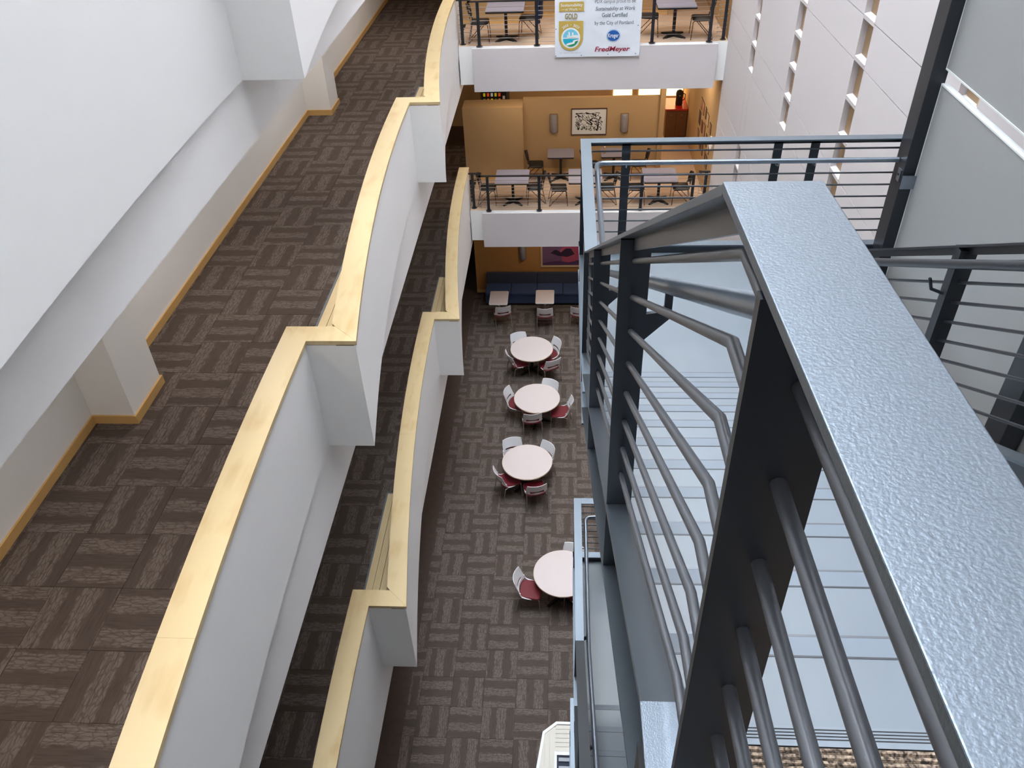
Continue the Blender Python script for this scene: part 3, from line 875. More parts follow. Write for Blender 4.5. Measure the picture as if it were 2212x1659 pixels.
CH = [  # back top position, table index, label
    ((-1.305, 19.093), 0, 'white cafe chair at upper left of the farthest round table'),
    ((-0.114, 18.752), 0, 'white cafe chair at right of the farthest round table'),
    ((-0.235, 17.784), 0, 'white cafe chair at lower right of the farthest round table, back to camera'),
    ((-1.529, 18.056), 0, 'white cafe chair at lower left of the farthest round table'),
    ((-0.299, 16.898), 1, 'white cafe chair at upper right of the second farthest round table'),
    ((-1.50, 16.46), 1, 'white cafe chair at left of the second farthest round table'),
    ((0.251, 16.053), 1, 'white cafe chair at right of the second farthest round table, pulled out'),
    ((-0.748, 15.491), 1, 'white cafe chair nearest the camera at the second farthest round table'),
    ((-1.241, 14.581), 2, 'white cafe chair at upper left of the second nearest round table'),
    ((-0.297, 14.395), 2, 'white cafe chair at upper right of the second nearest round table'),
    ((-1.54, 13.40), 2, 'white cafe chair at lower left of the second nearest round table'),
    ((-0.56, 12.97), 2, 'white cafe chair at lower right of the second nearest round table'),
    ((-0.95, 10.43), 3, 'white cafe chair showing its burgundy seat at left of the nearest round table'),
    ((0.291, 11.265), 3, 'white cafe chair behind the nearest round table, seen through railing rods'),
    ((0.62, 10.10), 3, 'white cafe chair at right of the nearest round table, almost hidden by stairs'),
    ((-1.799, 20.46), (-1.98, 21.2), 'white cafe chair at the left square table, back to camera'),
    ((-0.542, 20.357), (-0.56, 21.2), 'white cafe chair at the right square table, back to camera'),
    ((0.455, 20.407), (0.60, 21.3), 'white cafe chair beside the stair railing near the navy banquette'),
]
rot_override = {6: math.radians(90 - 4), 12: math.radians(-97), 7: math.radians(8), 3: math.radians(-63), 10: math.radians(-60), 2: math.radians(28), 11: math.radians(14), 1: math.radians(118), 0: math.radians(-160), 8: math.radians(-165), 9: math.radians(132), 4: math.radians(155), 5: math.radians(-104)}
chair0 = None
for n, (bp_, tg, lb) in enumerate(CH):
    tx, ty = (TABLES[tg][0] if isinstance(tg, int) else tg)
    a = math.atan2(ty - bp_[1], tx - bp_[0]) - math.pi / 2
    if n in rot_override: a = rot_override[n]
    # back top sits 0.30 m behind the seat centre
    cx, cy = bp_[0] - math.sin(a) * 0.30, bp_[1] + math.cos(a) * 0.30
    if chair0 is None:
        chair0 = cafe_chair(lb); chair0.location = (cx, cy, 0); chair0.rotation_euler = (0, 0, a)
    else:
        dup(chair0, (cx, cy, 0), a, lb)

def square_table(loc, label):
    t = thing('square_table', label, 'table', loc, group='square pedestal tables at the banquette')
    p = rrect(0.285, 0.385, 0.05)
    MB().prism([(a * 0.97, b * 0.975) for a, b in p], 0.735, 0.742).build('tabletop', 'laminate', t)
    MB().ring_sweep([[(a, b, 0.708) for a, b in p], [(a, b, 0.736) for a, b in p], [(a * 0.975, b * 0.98, 0.741) for a, b in p]]).build('edge_band', 'plastic', t, smooth=True)
    MB().cyl(0, 0, 0.02, 0.708, 0.035, 14).build('column', 'legmetal', t, smooth=True)
    MB().prism(rrect(0.21, 0.21, 0.03), 0.0, 0.022).build('base_plate', 'legmetal', t)
    return t
square_table((-1.985, 21.16, 0), 'pale square pedestal table at the left end of the navy banquette')
square_table((-0.56, 21.22, 0), 'pale square pedestal table at the middle of the navy banquette')

bq = thing('banquette', 'long navy upholstered banquette against the ochre wall', 'bench', (-2.48, 21.85, 0))
MB().box(0, 5.2, 0.03, 0.78, 0.0, 0.08).build('plinth', 'black', bq)
MB().box(0, 5.2, 0.0, 0.78, 0.08, 0.36).build('base', 'navy', bq, bevel=0.02)
for a, b in ((0.0, 0.80), (0.81, 1.64), (1.65, 2.47), (2.48, 3.3), (3.31, 5.2)):
    MB().box(a, b, -0.01, 0.62, 0.365, 0.47).build('seat_cushion', 'navy', bq, bevel=0.025)
for a, b in ((0.0, 1.64), (1.65, 3.29), (3.3, 5.2)):
    MB().sweep_x([(0.62, 0.37), (0.77, 0.37), (0.77, 0.81), (0.69, 0.81)], a, b).build('backrest', 'navydark', bq, bevel=0.025)

def sconce(loc, label):
    t = thing('wall_sconce', label, 'lamp', loc, group='silver half round wall sconces')
    n = 12; rings = []
    for z, r in ((0.0, 0.09), (0.02, 0.105), (0.47, 0.105), (0.50, 0.10)):
        rings.append([(r * math.cos(math.pi + math.pi * k / n), -0.01 + 1.0 * r * math.sin(math.pi + math.pi * k / n), z) for k in range(n + 1)])
    MB().ring_sweep(rings).build('shade', 'sconce', t, smooth=True)
    MB().box(-0.112, 0.112, -0.012, 0.0, -0.01, 0.51).build('back_plate', 'brown', t)
    return t
sconce((-0.29, 22.5, 5.46), 'silver half round sconce left of the black and white print')
sconce((1.70, 22.5, 5.45), 'silver half round sconce right of the black and white print')
sconce((-1.29, 22.66, 1.25), 'silver half round sconce on the ochre ground floor wall')

# framed prints
pr = thing('framed_print', 'black and white print of twigs and leaves in a thin dark frame', 'picture', (0.705, 22.5, 5.36))
for (x0, x1, z0, z1) in ((-0.50, 0.50, 0.0, 0.02), (-0.50, 0.50, 0.74, 0.76), (-0.50, -0.48, 0.02, 0.74), (0.48, 0.50, 0.02, 0.74)):
    MB().box(x0, x1, -0.03, -0.001, z0, z1).build('frame_strip', 'frame', pr)
MB().box(-0.48, 0.48, -0.012, -0.002, 0.02, 0.74).build('paper', 'paper', pr)
rnd = random.Random(3)
ink = MB()
def stroke(pts, w):
    L_, R_ = [], []
    for i, p in enumerate(pts):
        a = pts[max(0, i - 1)]; b = pts[min(len(pts) - 1, i + 1)]
        dx, dz = b[0] - a[0], b[1] - a[1]; l = math.hypot(dx, dz) or 1
        ww = w * (1 - 0.6 * i / len(pts))
        L_.append((p[0] - dz / l * ww, -0.0135, p[1] + dx / l * ww)); R_.append((p[0] + dz / l * ww, -0.0135, p[1] - dx / l * ww))
    ink.strip(L_, R_)
for (x, z, a) in ((0.22, 0.12, 1.7), (-0.3, 0.14, 1.2), (0.02, 0.42, 0.2), (-0.36, 0.62, -0.4), (0.3, 0.62, 2.6), (0.1, 0.30, 2.6), (-0.1, 0.64, 0.1)):
    for br in range(4):
        p = [(x, z)]; aa = a + rnd.uniform(-0.7, 0.7)
        for k in range(7):
            aa += rnd.uniform(-0.45, 0.45); q_ = (p[-1][0] + 0.045 * math.cos(aa), p[-1][1] + 0.045 * math.sin(aa))
            if abs(q_[0]) > 0.39 or not 0.12 < q_[1] < 0.64: break
            p.append(q_)
        if len(p) > 2: stroke(p, 0.011)
for k in range(150):
    x, z = rnd.uniform(-0.38, 0.38), rnd.uniform(0.13, 0.63)
    if abs(x) < 0.16 and 0.3 < z < 0.5 and rnd.random() < 0.7: continue
    a = rnd.uniform(0, 3.14); l = rnd.uniform(0.018, 0.036); w = l * 0.45
    ink.add([(x + l * math.cos(a), -0.0135, z + l * math.sin(a)), (x - w * math.sin(a), -0.0135, z + w * math.cos(a)), (x - l * math.cos(a), -0.0135, z - l * math.sin(a)), (x + w * math.sin(a), -0.0135, z - w * math.cos(a))], [(0, 1, 2, 3)])
ink.build('ink_drawing', 'ink', pr)

pg = thing('framed_print', 'plum and pink mountain print in a blond frame on the ochre wall', 'picture', (-0.06, 22.66, 0.96))
for (x0, x1, z0, z1) in ((-0.66, 0.66, 0.0, 0.06), (-0.66, 0.66, 0.96, 1.02), (-0.66, -0.60, 0.06, 0.96), (0.60, 0.66, 0.06, 0.96)):
    MB().box(x0, x1, -0.035, -0.001, z0, z1).build('frame_strip', 'frameblond', pg)
MB().box(-0.60, 0.60, -0.012, -0.002, 0.06, 0.96).build('paper', 'plum', pg)
yk = -0.0135
MB().add([(0.05, yk, 0.16), (0.58, yk, 0.10), (0.58, yk, 0.92), (0.2, yk, 0.92), (-0.05, yk, 0.6)], [(0, 1, 2, 3, 4)]).build('pink_area', 'rose', pg)
MB().add([(-0.35, yk - .001, 0.50), (-0.20, yk - .001, 0.62), (-0.12, yk - .001, 0.60), (-0.02, yk - .001, 0.52), (0.14, yk - .001, 0.66), (0.30, yk - .001, 0.66), (0.42, yk - .001, 0.46), (0.2, yk - .001, 0.36), (-0.1, yk - .001, 0.40)], [tuple(range(9))]).build('dark_ridge', 'ridge', pg)
MB().add([(-0.60, yk - .002, 0.06), (0.60, yk - .002, 0.06), (0.60, yk - .002, 0.26), (0.25, yk - .002, 0.16), (-0.1, yk - .002, 0.22), (-0.6, yk - .002, 0.14)], [tuple(range(6))]).build('foreground', 'purple', pg)

# ------------------------------------------------------------------ lounge furniture
def lounge_chair(label):
    t = thing('stacking_chair', label, 'chair', group='black stacking chairs in the lounges')
    base = rrect(0.225, 0.215, 0.06, 4)
    MB().ring_sweep([[(p[0] * s, p[1] * s, z) for p in base] for s, z in ((0.9, 0.415), (1.0, 0.425), (1.0, 0.45), (0.92, 0.465))]).build('seat', 'black', t, smooth=True)
    rings = []
    for v in range(8):
        f = v / 7; w = 0.20 * math.sqrt(max(0.06, 1 - (2 * (f - 0.5)) ** 4)); z = 0.55 + 0.30 * f; y = -0.23 - 0.07 * f
        rings.append([(-w, y + 0.04, z), (-w * 0.5, y + 0.008, z), (0, y, z), (w * 0.5, y + 0.008, z), (w, y + 0.04, z), (w, y + 0.02, z), (w * 0.5, y - 0.014, z), (0, y - 0.022, z), (-w * 0.5, y - 0.014, z), (-w, y + 0.02, z)])
    MB().ring_sweep(rings).build('backrest', 'black', t, smooth=True)
    for s in (-1, 1):
        MB().tube([(s * 0.16, -0.235, 0.62), (s * 0.18, -0.20, 0.46), (s * 0.20, -0.12, 0.42), (s * 0.215, 0.17, 0.415), (s * 0.22, 0.20, 0.39), (s * 0.235, 0.225, 0.0)], 0.010, 6).build('front_leg', 'rust', t)
        MB().tube([(s * 0.19, 0.12, 0.41), (s * 0.235, -0.26, 0.012), (s * 0.23, -0.275, 0.012), (s * 0.205, -0.19, 0.42)], 0.010, 6).build('rear_leg', 'rust', t)
        MB().box(s * 0.195 - 0.006, s * 0.195 + 0.006, -0.22, -0.18, 0.44, 0.52).build('back_bracket', 'legmetal', t)
    return t

def lounge_table(loc, label, d=0.45):
    t = thing('lounge_table', label, 'table', loc, group='grey laminate lounge tables')
    MB().prism(rrect(0.45 if d == 0.45 else 0.37, d, 0.04), 0.735, 0.75).build('tabletop', 'greylam', t)
    MB().prism(rrect(0.45 if d == 0.45 else 0.37, d, 0.04), 0.70, 0.735).build('edge_band', 'black', t)
    MB().box(-0.035, 0.035, -0.035, 0.035, 0.05, 0.70).build('column', 'black', t)
    for k in range(4):
        a = math.pi / 4 + k * math.pi / 2; ca, sa = math.cos(a), math.sin(a); rings = []
        for r, w, h in ((0.02, 0.035, 0.10), (0.36, 0.02, 0.03)):
            rings.append([(ca * r - sa * w, sa * r + ca * w, 0.0), (ca * r + sa * w, sa * r - ca * w, 0.0), (ca * r + sa * w, sa * r - ca * w, h), (ca * r - sa * w, sa * r + ca * w, h)])
        MB().ring_sweep(rings).build('foot', 'black', t)
    return t

Z2, Z3 = L2 + 0.006, L3 + 0.006
lounge_table((-1.40, 20.47, Z3), 'grey lounge table left of the banner on the third floor')
lounge_table((2.60, 20.47, Z3), 'grey lounge table right of the banner on the third floor')
lounge_table((-1.38, 20.47, Z2), 'left grey table at the second floor railing')
lounge_table((0.58, 20.47, Z2), 'middle grey table at the second floor railing')
lounge_table((2.56, 20.47, Z2), 'right grey table at the second floor railing')
lounge_table((-0.085, 22.02, Z2), 'left small grey table against the second floor tan wall', 0.32)
lounge_table((1.42, 22.02, Z2), 'right small grey table against the second floor tan wall', 0.32)
LC = [((-2.02, 20.42, Z3), -90, 'black chair at far left of the third floor lounge, facing right'),
      ((-0.86, 20.72, Z3), 84, 'black chair with a navy jacket on it, third floor lounge'),
      ((2.02, 20.62, Z3), -95, 'black chair just right of the banner on the third floor'),
      ((3.20, 20.32, Z3), 88, 'black chair at far right of the third floor lounge'),
      ((-2.06, 20.48, Z2), -90, 'black chair at far left of the second floor railing'),
      ((-0.78, 20.52, Z2), 97, 'black chair right of the left table at the second floor railing'),
      ((-0.13, 20.42, Z2), -86, 'black chair left of the middle table at the second floor railing'),
      ((1.16, 20.45, Z2), 90, 'black chair right of the middle table at the second floor railing'),
      ((1.95, 20.42, Z2), -90, 'black chair left of the right table at the second floor railing'),
      ((3.13, 20.42, Z2), 90, 'black chair at far right of the second floor railing'),
      ((-0.80, 21.98, Z2), -90, 'black chair by the left small table at the second floor tan wall'),
      ((0.76, 21.95, Z2), -90, 'black chair between the two small tables at the second floor tan wall'),
      ((2.12, 21.98, Z2), 90, 'black chair by the right small table at the second floor tan wall')]
lc0 = None
for loc, rz, lb in LC:
    if lc0 is None:
        lc0 = lounge_chair(lb); lc0.location = loc; lc0.rotation_euler = (0, 0, math.radians(rz))
    else: dup(lc0, loc, math.radians(rz), lb)
# jacket draped over a chair back
jk = thing('jacket', 'dark navy jacket draped over a lounge chair beside the banner', 'jacket', (-0.60, 20.72, Z3))
rr_ = random.Random(5)
rings = []
for i in range(9):
    f = i / 8
    w = 0.25 + 0.03 * math.sin(f * 9); z = 0.45 + 0.47 * f
    th = 0.075 - 0.03 * f
    ring = []
    for k in range(16):
        a = 2 * math.pi * k / 16
        ring.append((th * math.cos(a) * (1 + 0.15 * math.sin(5 * a + i)) + 0.05 * f, w * math.sin(a), z + 0.012 * math.sin(3 * a)))
    rings.append(ring)
MB().ring_sweep(rings).build('cloth', mat('navy_jacket_cloth', (34, 42, 66), 0.9, vary=(20, 0.2)), jk, smooth=True)
for s in (-1, 1):
    MB().tube([(-0.02, s * 0.20, 0.88), (-0.06, s * 0.26, 0.75), (-0.05, s * 0.25, 0.5), (-0.02, s * 0.22, 0.36)], 0.05, 8).build('sleeve', mat('navy_sleeve', (38, 46, 72), 0.9), jk, smooth=True)

# ------------------------------------------------------------------ banner on the third floor railing
BX, BZ, BY = -0.222, 8.31, 19.775
bn = thing('banner', 'white vinyl banner with gold shield and printed lettering on the third floor railing', 'banner', (BX, BY, BZ))
def U(X): return (X - 190) / 962.0
def V(Y): return (1245 - Y) / 1000.0
mb = MB(); nu, nv = 28, 18; Wb, Hb = 1.98, 1.30
gridv = {}
for side in (0, 1):
    for i in range(nu + 1):
        for j in range(nv + 1):
            u, v = Wb * i / nu, Hb * j / nv
            yy = 0.004 * math.sin(3.1 * u + 1.3 * v) + 0.003 * math.sin(9 * u - 4 * v)
            gridv[(side, i, j)] = len(mb.v); mb.v.append((u, yy + 0.004 * side, v))
for i in range(nu):
    for j in range(nv):
        mb.f.append((gridv[(0, i, j)], gridv[(0, i + 1, j)], gridv[(0, i + 1, j + 1)], gridv[(0, i, j + 1)]))
        mb.f.append((gridv[(1, i, j + 1)], gridv[(1, i + 1, j + 1)], gridv[(1, i + 1, j)], gridv[(1, i, j)]))
mb.build('sheet', 'banner', bn, smooth=True, fix=False)

def poly(name, pts, m, lift):
    mb = MB(); mb.add([(p[0], -lift, p[1]) for p in pts], [tuple(range(len(pts)))]); return mb.build(name, m, bn, fix=False)
def circ(cx, cy, rx, ry, n=40, a0=0, a1=360):
    return [(cx + rx * math.cos(math.radians(a0 + (a1 - a0) * k / n)), cy + ry * math.sin(math.radians(a0 + (a1 - a0) * k / n))) for k in range(n + (0 if a1 - a0 == 360 else 1))]

def letters(name, body, m, cx, cy, width, height=None, lift=0.014, bold=0.0, shear=0.0, parent=bn, rot=0.0):
    cu = bpy.data.curves.new(name, 'FONT'); cu.body = body; cu.align_x = 'CENTER'; cu.align_y = 'CENTER'
    cu.offset = bold; cu.shear = shear; cu.resolution_u = 3
    tmp = bpy.data.objects.new('tmp', cu); col.objects.link(tmp)
    dg = bpy.context.evaluated_depsgraph_get()
    me = bpy.data.meshes.new_from_object(tmp.evaluated_get(dg))
    bpy.data.objects.remove(tmp); bpy.data.curves.remove(cu)
    xs = [v.co.x for v in me.vertices]; ys = [v.co.y for v in me.vertices]
    mx, my = (min(xs) + max(xs)) / 2, (min(ys) + max(ys)) / 2
    sx = width / (max(xs) - min(xs)); sy = height / (max(ys) - min(ys)) if height else sx
    c, s = math.cos(rot), math.sin(rot)
    for v in me.vertices:
        a, b = (v.co.x - mx) * sx, (v.co.y - my) * sy
        v.co = (cx + a * c - b * s, -lift, cy + a * s + b * c)
    me.materials.clear(); me.materials.append(M[m])
    me.name = name
    return obj(name, me, None, parent)

poly('gold_plate', [(U(285), V(235)), (U(830), V(235)), (U(830), V(55)), (U(815), V(28)), (U(300), V(28)), (U(285), V(55))], 'gold', 0.010)
letters('lettering', 'Sustainability', 'printwhite', U(560), V(105), U(800) - U(320), 0.082, bold=0.006)
letters('lettering', 'at Work', 'printwhite', U(555), V(185), U(695) - U(425), 0.055, bold=0.006)
for xa, xb in ((345, 410), (705, 775)):
    poly('dash', [(U(xa), V(188)), (U(xb), V(188)), (U(xb), V(182)), (U(xa), V(182))], 'printwhite', 0.014)
letters('lettering', 'GOLD', 'goldtext', U(551), V(337), U(690) - U(412), 0.122, bold=0.035)
sh = [(U(280), V(440))] + [(U(280), V(800))] + [(U(550) - (U(820) - U(280)) / 2 * math.cos(math.radians(a)), V(800) - 0.295 * math.sin(math.radians(a))) for a in range(6, 180, 6)] + [(U(820), V(800)), (U(820), V(440))]
poly('gold_shield', sh, 'gold', 0.010)
ccx, ccy = U(545), V(815)
poly('white_disc', circ(ccx, ccy, 0.222, 0.230), 'printwhite', 0.012)
poly('sky_half', circ(ccx, ccy + 0.012, 0.180, 0.185, 24, 0, 180), 'sky', 0.0145)
poly('water_half', circ(ccx, ccy - 0.012, 0.180, 0.180, 24, 180, 360), 'teal', 0.0145)
for x, w, h in ((-0.075, 0.02, 0.08), (-0.035, 0.034, 0.145), (0.045, 0.034, 0.135), (0.01, 0.02, 0.06)):
    poly('tower', [(ccx + x - w / 2, ccy + 0.012), (ccx + x + w / 2, ccy + 0.012), (ccx + x + w / 2, ccy + h * .9), (ccx + x, ccy + h), (ccx + x - w / 2, ccy + h * .9)], 'printwhite', 0.016)
poly('hill', [(ccx - 0.11, ccy + 0.012), (ccx + 0.178, ccy + 0.012), (ccx + 0.176, ccy + 0.065), (ccx + 0.09, ccy + 0.07), (ccx, ccy + 0.045)], 'printwhite', 0.0165)
poly('shore', [(ccx - 0.12, ccy - 0.14), (ccx - 0.05, ccy - 0.105), (ccx + 0.05, ccy - 0.09), (ccx + 0.06, ccy - 0.05), (ccx + 0.17, ccy - 0.025), (ccx + 0.176, ccy - 0.05), (ccx + 0.10, ccy - 0.075), (ccx + 0.09, ccy - 0.12), (ccx - 0.08, ccy - 0.165)], 'printwhite', 0.0165)
poly('meadow', [(ccx - 0.08, ccy - 0.168), (ccx + 0.08, ccy - 0.125), (ccx + 0.10, ccy - 0.08), (ccx + 0.172, ccy - 0.055), (ccx + 0.13, ccy - 0.135), (ccx + 0.05, ccy - 0.185), (ccx - 0.03, ccy - 0.19)], 'green', 0.0162)
for k, chh in enumerate('2018 - 2021'):
    if chh == ' ': continue
    a = math.radians(128 - 7.6 * k); R_ = 0.292
    letters('numeral', chh, 'printwhite', ccx + R_ * math.cos(a), ccy + R_ * math.sin(a), 0.014 if chh == '1' else (0.02 if chh == '-' else 0.03), 0.012 if chh == '-' else 0.06, bold=0.02, rot=a - math.pi / 2)
letters('small_print', 'CITY OF PORTLAND OREGON', 'printpale', U(540), V(1145), U(780) - U(295), 0.025)
letters('lettering', 'PDX campus proud to be:', 'printgrey', U(1515), V(45), U(1960) - U(1070), 0.10)
letters('lettering', 'Sustainability at Work', 'printgrey', U(1515), V(200), U(1950) - U(1078), 0.105, bold=0.008, shear=0.25)
letters('lettering', 'Gold Certified', 'printgrey', U(1505), V(325), U(1785) - U(1228), 0.088, bold=0.010)
letters('lettering', 'by the City of Portland.', 'printgrey', U(1508), V(505), U(1945) - U(1075), 0.105)
lx, ly = U(1495), V(778)
poly('logo_ring', circ(lx, ly, 0.166, 0.144), 'paleblue', 0.0105)
poly('logo_ring', circ(lx, ly, 0.158, 0.136), 'printwhite', 0.012)
poly('logo_ring', circ(lx, ly, 0.150, 0.128), 'paleblue', 0.0135)
poly('logo_disc', circ(lx, ly, 0.140, 0.118), 'blue', 0.015)
letters('lettering', 'Kroger', 'printwhite', lx, ly - 0.008, 0.245, 0.12, lift=0.0175, bold=0.012)
letters('lettering', 'FredMeyer', 'crimson', U(1482), V(1090), U(1878) - U(1088), 0.145, bold=0.018, shear=0.22)
for X, Y in ((210, 1213), (790, 1205), (1388, 1193), (2008, 1188), (215, 610), (2032, 565)):
    poly('grommet', circ(U(X), V(Y), 0.012, 0.012, 12), 'printgrey', 0.012)

# ------------------------------------------------------------------ kitchen corner behind the second floor lounge
vm = thing('vending_machine', 'dark vending machine with bright snack packets behind the tan partition', 'vending machine', (-2.12, 24.5, L2 + 0.006))
MB().box(-0.42, 0.42, 0, 0.75, 0, 1.83).build('cabinet', 'black', vm)
MB().box(-0.40, -0.385, -0.012, 0.0, 0.1, 1.8).build('door_frame', 'legmetal', vm)
MB().box(0.385, 0.40, -0.012, 0.0, 0.1, 1.8).build('door_frame', 'legmetal', vm)
pal = [(206, 190, 40), (236, 214, 50), (222, 88, 46), (90, 120, 60), (190, 200, 190), (200, 120, 70)]
pm = [mat('lit_packet_print_%d' % i, c, 0.4, emit=0.12) for i, c in enumerate(pal)]  # slight glow of the packets stands in for the machine's display light
k = 0
for r in range(4):
    for c in range(5):
        if r in (0,) and c in (1, 2, 4): continue
        MB().box(-0.33 + c * 0.115, -0.265 + c * 0.115, -0.03, -0.002, 1.20 + r * 0.17, 1.30 + r * 0.17).build('snack_packet', pm[(c * 2 + r * 3) % 6], vm, bevel=0.006); k += 1
MB().box(0.26, 0.33, -0.03, -0.002, 1.46, 1.55).build('keypad', 'plastic', vm)
MB().box(0.23, 0.32, -0.03, -0.002, 1.24, 1.27).build('coin_slot', 'legmetal', vm)

kc = thing('kitchen_counter', 'brown kitchen cabinet with a glossy red worktop at the lounge corridor', 'cabinet', (3.12, 24.85, L2 + 0.006))
MB().box(0.03, 0.68, 0.03, 1.0, 0.0, 0.885).build('body', 'brown', kc)
MB().box(0.0, 0.69, 0.0, 1.02, 0.885, 0.93).build('worktop', 'red', kc, bevel=0.006)
for a in (0.04, 0.36):
    d = MB().box(a, a + 0.30, 0.015, 0.03, 0.08, 0.84).build('cabinet_door', 'brown', kc, bevel=0.004)
    MB().box(a + 0.13, a + 0.17, 0.0, 0.015, 0.74, 0.76).build('handle', 'legmetal', d)
cu_ = thing('coffee_urn', 'black coffee urn standing on the red worktop', 'urn', (3.56, 25.25, L2 + 0.936))
MB().ring_sweep([[(r * math.cos(2 * math.pi * k / 20), r * math.sin(2 * math.pi * k / 20), z) for k in range(20)] for r, z in ((0.10, 0), (0.11, 0.03), (0.105, 0.26), (0.12, 0.34), (0.10, 0.42), (0.04, 0.46))]).build('body', 'black', cu_, smooth=True)
MB().tube([(0.09, 0, 0.36), (0.17, -0.02, 0.32), (0.17, -0.02, 0.18), (0.10, 0, 0.13)], 0.014, 8).build('handle', 'black', cu_, smooth=True)
MB().cyl(0.0, -0.115, 0.30, 0.33, 0.03, 10).build('badge', 'legmetal', cu_)
# lamplit fields of kitchen wall, put in as glowing patches
for x0, x1, lb in ((1.58, 2.17, 'left'), (2.39, 3.06, 'middle'), (3.22, 3.78, 'right')):
    lw = thing('lit_wall_patch', '%s warm glowing patch for the lamplit kitchen wall behind the partition' % lb, 'light', (x0, 26.18, L2 + 0.9))
    MB().box(0, x1 - x0, 0.0, 0.015, 0.0, 0.9).build('glow_face', 'lit', lw)
    MB().box(-0.02, x1 - x0 + 0.02, -0.005, 0.015, 0.9, 0.94).build('top_trim', 'brown', lw)
# photographs on the tan right wall
rp = random.Random(11)
tones = [(96, 70, 52), (176, 120, 92), (120, 60, 44), (70, 58, 54), (150, 110, 90), (200, 170, 140)]
tm = [mat('photo_print_%d' % i, c, 0.4, vary=(9, 0.35)) for i, c in enumerate(tones)]
n = 0
for r in range(3):
    for c in range(5):
        y = 20.75 + c * 0.42 + rp.uniform(-0.06, 0.06); zb = L2 + 0.75 + r * 0.50 + rp.uniform(-0.06, 0.06)
        w, h = rp.uniform(0.20, 0.32), rp.uniform(0.26, 0.40)
        ordn = ('first', 'second', 'third', 'fourth', 'fifth')[c]; rown = ('bottom', 'middle', 'top')[r]
        f = thing('photograph', 'small photograph, %s from the lounge edge in the %s row on the tan side wall' % (ordn, rown), 'photograph', (XR, y, zb), group='photographs on the tan side wall')
        MB().box(-0.012, 0.0, 0, w, 0, h).build('mount', 'ink', f)
        MB().box(-0.014, -0.012, 0.015, w - 0.015, 0.015, h - 0.015).build('print', tm[n % 6], f); n += 1
ck = thing('wall_clock', 'round white wall clock on the tan side wall near the lounge edge', 'clock', (XR, 20.45, L2 + 1.62))
MB().ring_sweep([[(-d, r * math.cos(2 * math.pi * k / 28), r * math.sin(2 * math.pi * k / 28)) for k in range(28)] for d, r in ((0.0, 0.17), (0.03, 0.17), (0.04, 0.16), (0.032, 0.145), (0.03, 0.02))]).build('case', 'plastic', ck, smooth=True)
MB().box(-0.036, -0.033, -0.006, 0.006, 0.0, 0.10).build('hand', 'ink', ck)
MB().box(-0.036, -0.033, 0.0, 0.07, -0.006, 0.006).build('hand', 'ink', ck)

# bottle on a small lounge table
bt = thing('bottle', 'small clear bottle with a pale cap on the small lounge table', 'bottle', (1.15, 21.95, L2 + 0.756))
MB().ring_sweep([[(r * math.cos(2 * math.pi * k / 14), r * math.sin(2 * math.pi * k / 14), z) for k in range(14)] for r, z in ((0.03, 0), (0.033, 0.02), (0.033, 0.13), (0.015, 0.17), (0.015, 0.18))]).build('body', 'tan', bt, smooth=True)
MB().cyl(0, 0, 0.18, 0.20, 0.017, 12).build('cap', 'plastic', bt)

# ------------------------------------------------------------------ cream boarded kiosk below the stair
ko = thing('kiosk', 'cream boarded octagonal kiosk counter below the stair landing', 'kiosk', (0, 0, 0))
out = [(-0.40, 6.25), (-0.395, 6.37), (-0.302, 6.99), (-0.077, 7.175), (0.75, 7.175), (0.98, 6.99), (1.07, 6.3), (0.98, 5.6), (-0.3, 5.6)]
def inset(P, d):
    n = len(P); R_ = []
    c = (sum(p[0] for p in P) / n, sum(p[1] for p in P) / n)
    for p in P:
        dx, dy = c[0] - p[0], c[1] - p[1]; l = math.hypot(dx, dy); R_.append((p[0] + dx / l * d, p[1] + dy / l * d))
    return R_
inn = inset(out, 0.05)
no = len(out)
MB().prism(inset(out, 0.03)[::-1], 0.0, 1.06).build('body', 'cream', ko)
for i in range(no):
    j = (i + 1) % no
    MB().prism([out[i], out[j], inn[j], inn[i]][::-1], 1.06, 1.105).build('rim', 'plastic', ko)
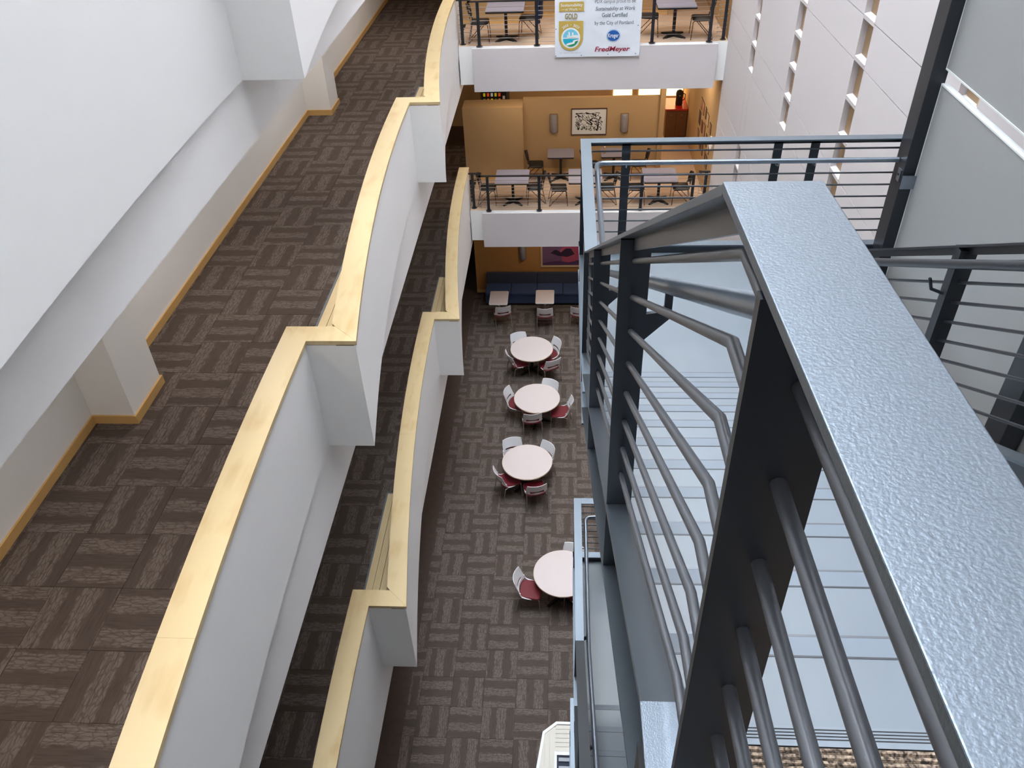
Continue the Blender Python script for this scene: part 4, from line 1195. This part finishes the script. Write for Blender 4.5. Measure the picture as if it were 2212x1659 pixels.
# boards: along y on the left, along x on the right
def lim(x):      # upper y limit of the inset outline on the left wedge
    for a, b in zip(inn[1:4], inn[2:5]):
        if a[0] <= x <= b[0]: return a[1] + (b[1] - a[1]) * (x - a[0]) / max(1e-6, b[0] - a[0])
    return 6.3
x = -0.345
while x < -0.10:
    xe = min(x + 0.078, -0.092)
    MB().prism([(x, 5.75), (xe, 5.75), (xe, lim(xe)), (x, lim(x))], 1.06, 1.09).build('board', 'cream', ko); x += 0.083
y = 7.118
while y > 6.70:
    MB().box(-0.086, 0.86, y - 0.070, y, 1.06, 1.09).build('board', 'cream', ko); y -= 0.076
MB().box(-0.10, 0.86, 6.60, 6.66, 1.06, 1.10).build('inner_trim', 'plastic', ko)
MB().box(-0.10, -0.06, 5.9, 6.60, 1.06, 1.10).build('inner_trim', 'plastic', ko)
MB().box(-0.06, 0.86, 5.9, 6.60, 1.058, 1.066).build('dark_inset', 'navydark', ko)
for k_ in range(3):
    MB().box(-0.03, 0.4, 6.50 - k_ * 0.14, 6.56 - k_ * 0.14, 1.066, 1.09).build('rack_bar', 'bar', ko)

# ------------------------------------------------------------------ lamps of the lounges and walkways
def lamp(loc, size, power, colr, label):
    t = thing('ceiling_light', label, 'light', loc, group='ceiling lights')
    MB().box(-size[0] / 2, size[0] / 2, -size[1] / 2, size[1] / 2, 0.0, 0.03).build('housing', 'plastic', t)  # unseen housing, added to go with the out-of-frame lamp
    ld = bpy.data.lights.new('lamp', 'AREA'); ld.shape = 'RECTANGLE'; ld.size = size[0]; ld.size_y = size[1]
    ld.energy = power; ld.color = colr
    lo = bpy.data.objects.new('lamp', ld); col.objects.link(lo); lo.parent = t; lo.location = (0, 0, -0.02)
WARM = (1.0, 0.83, 0.64)
i = 0
for zc, zf, nm in ((7.60, L2, 'second'), (11.72, L3, 'third')):
    for (x, y) in ((-1.2, 21.0), (1.3, 21.0), (3.2, 21.6), (0.5, 24.2)):
        w = ('left front', 'middle front', 'right front', 'rear')[i % 4]; i += 1
        lamp((x, y, zc), (0.6, 0.6), 11 if zf == L2 else 8, WARM, '%s square ceiling light over the %s floor lounge' % (w, nm))
lamp((0.0, 21.2, 3.33), (1.2, 0.3), 9, WARM, 'ceiling light over the navy banquette')
for y, w in ((3.0, 'nearest'), (8.5, 'second'), (14.0, 'third'), (19.5, 'farthest')):
    lamp((-4.1, y, 11.69), (0.3, 1.2), 14, (1.0, 0.90, 0.80), '%s ceiling light over the third floor walkway' % w)
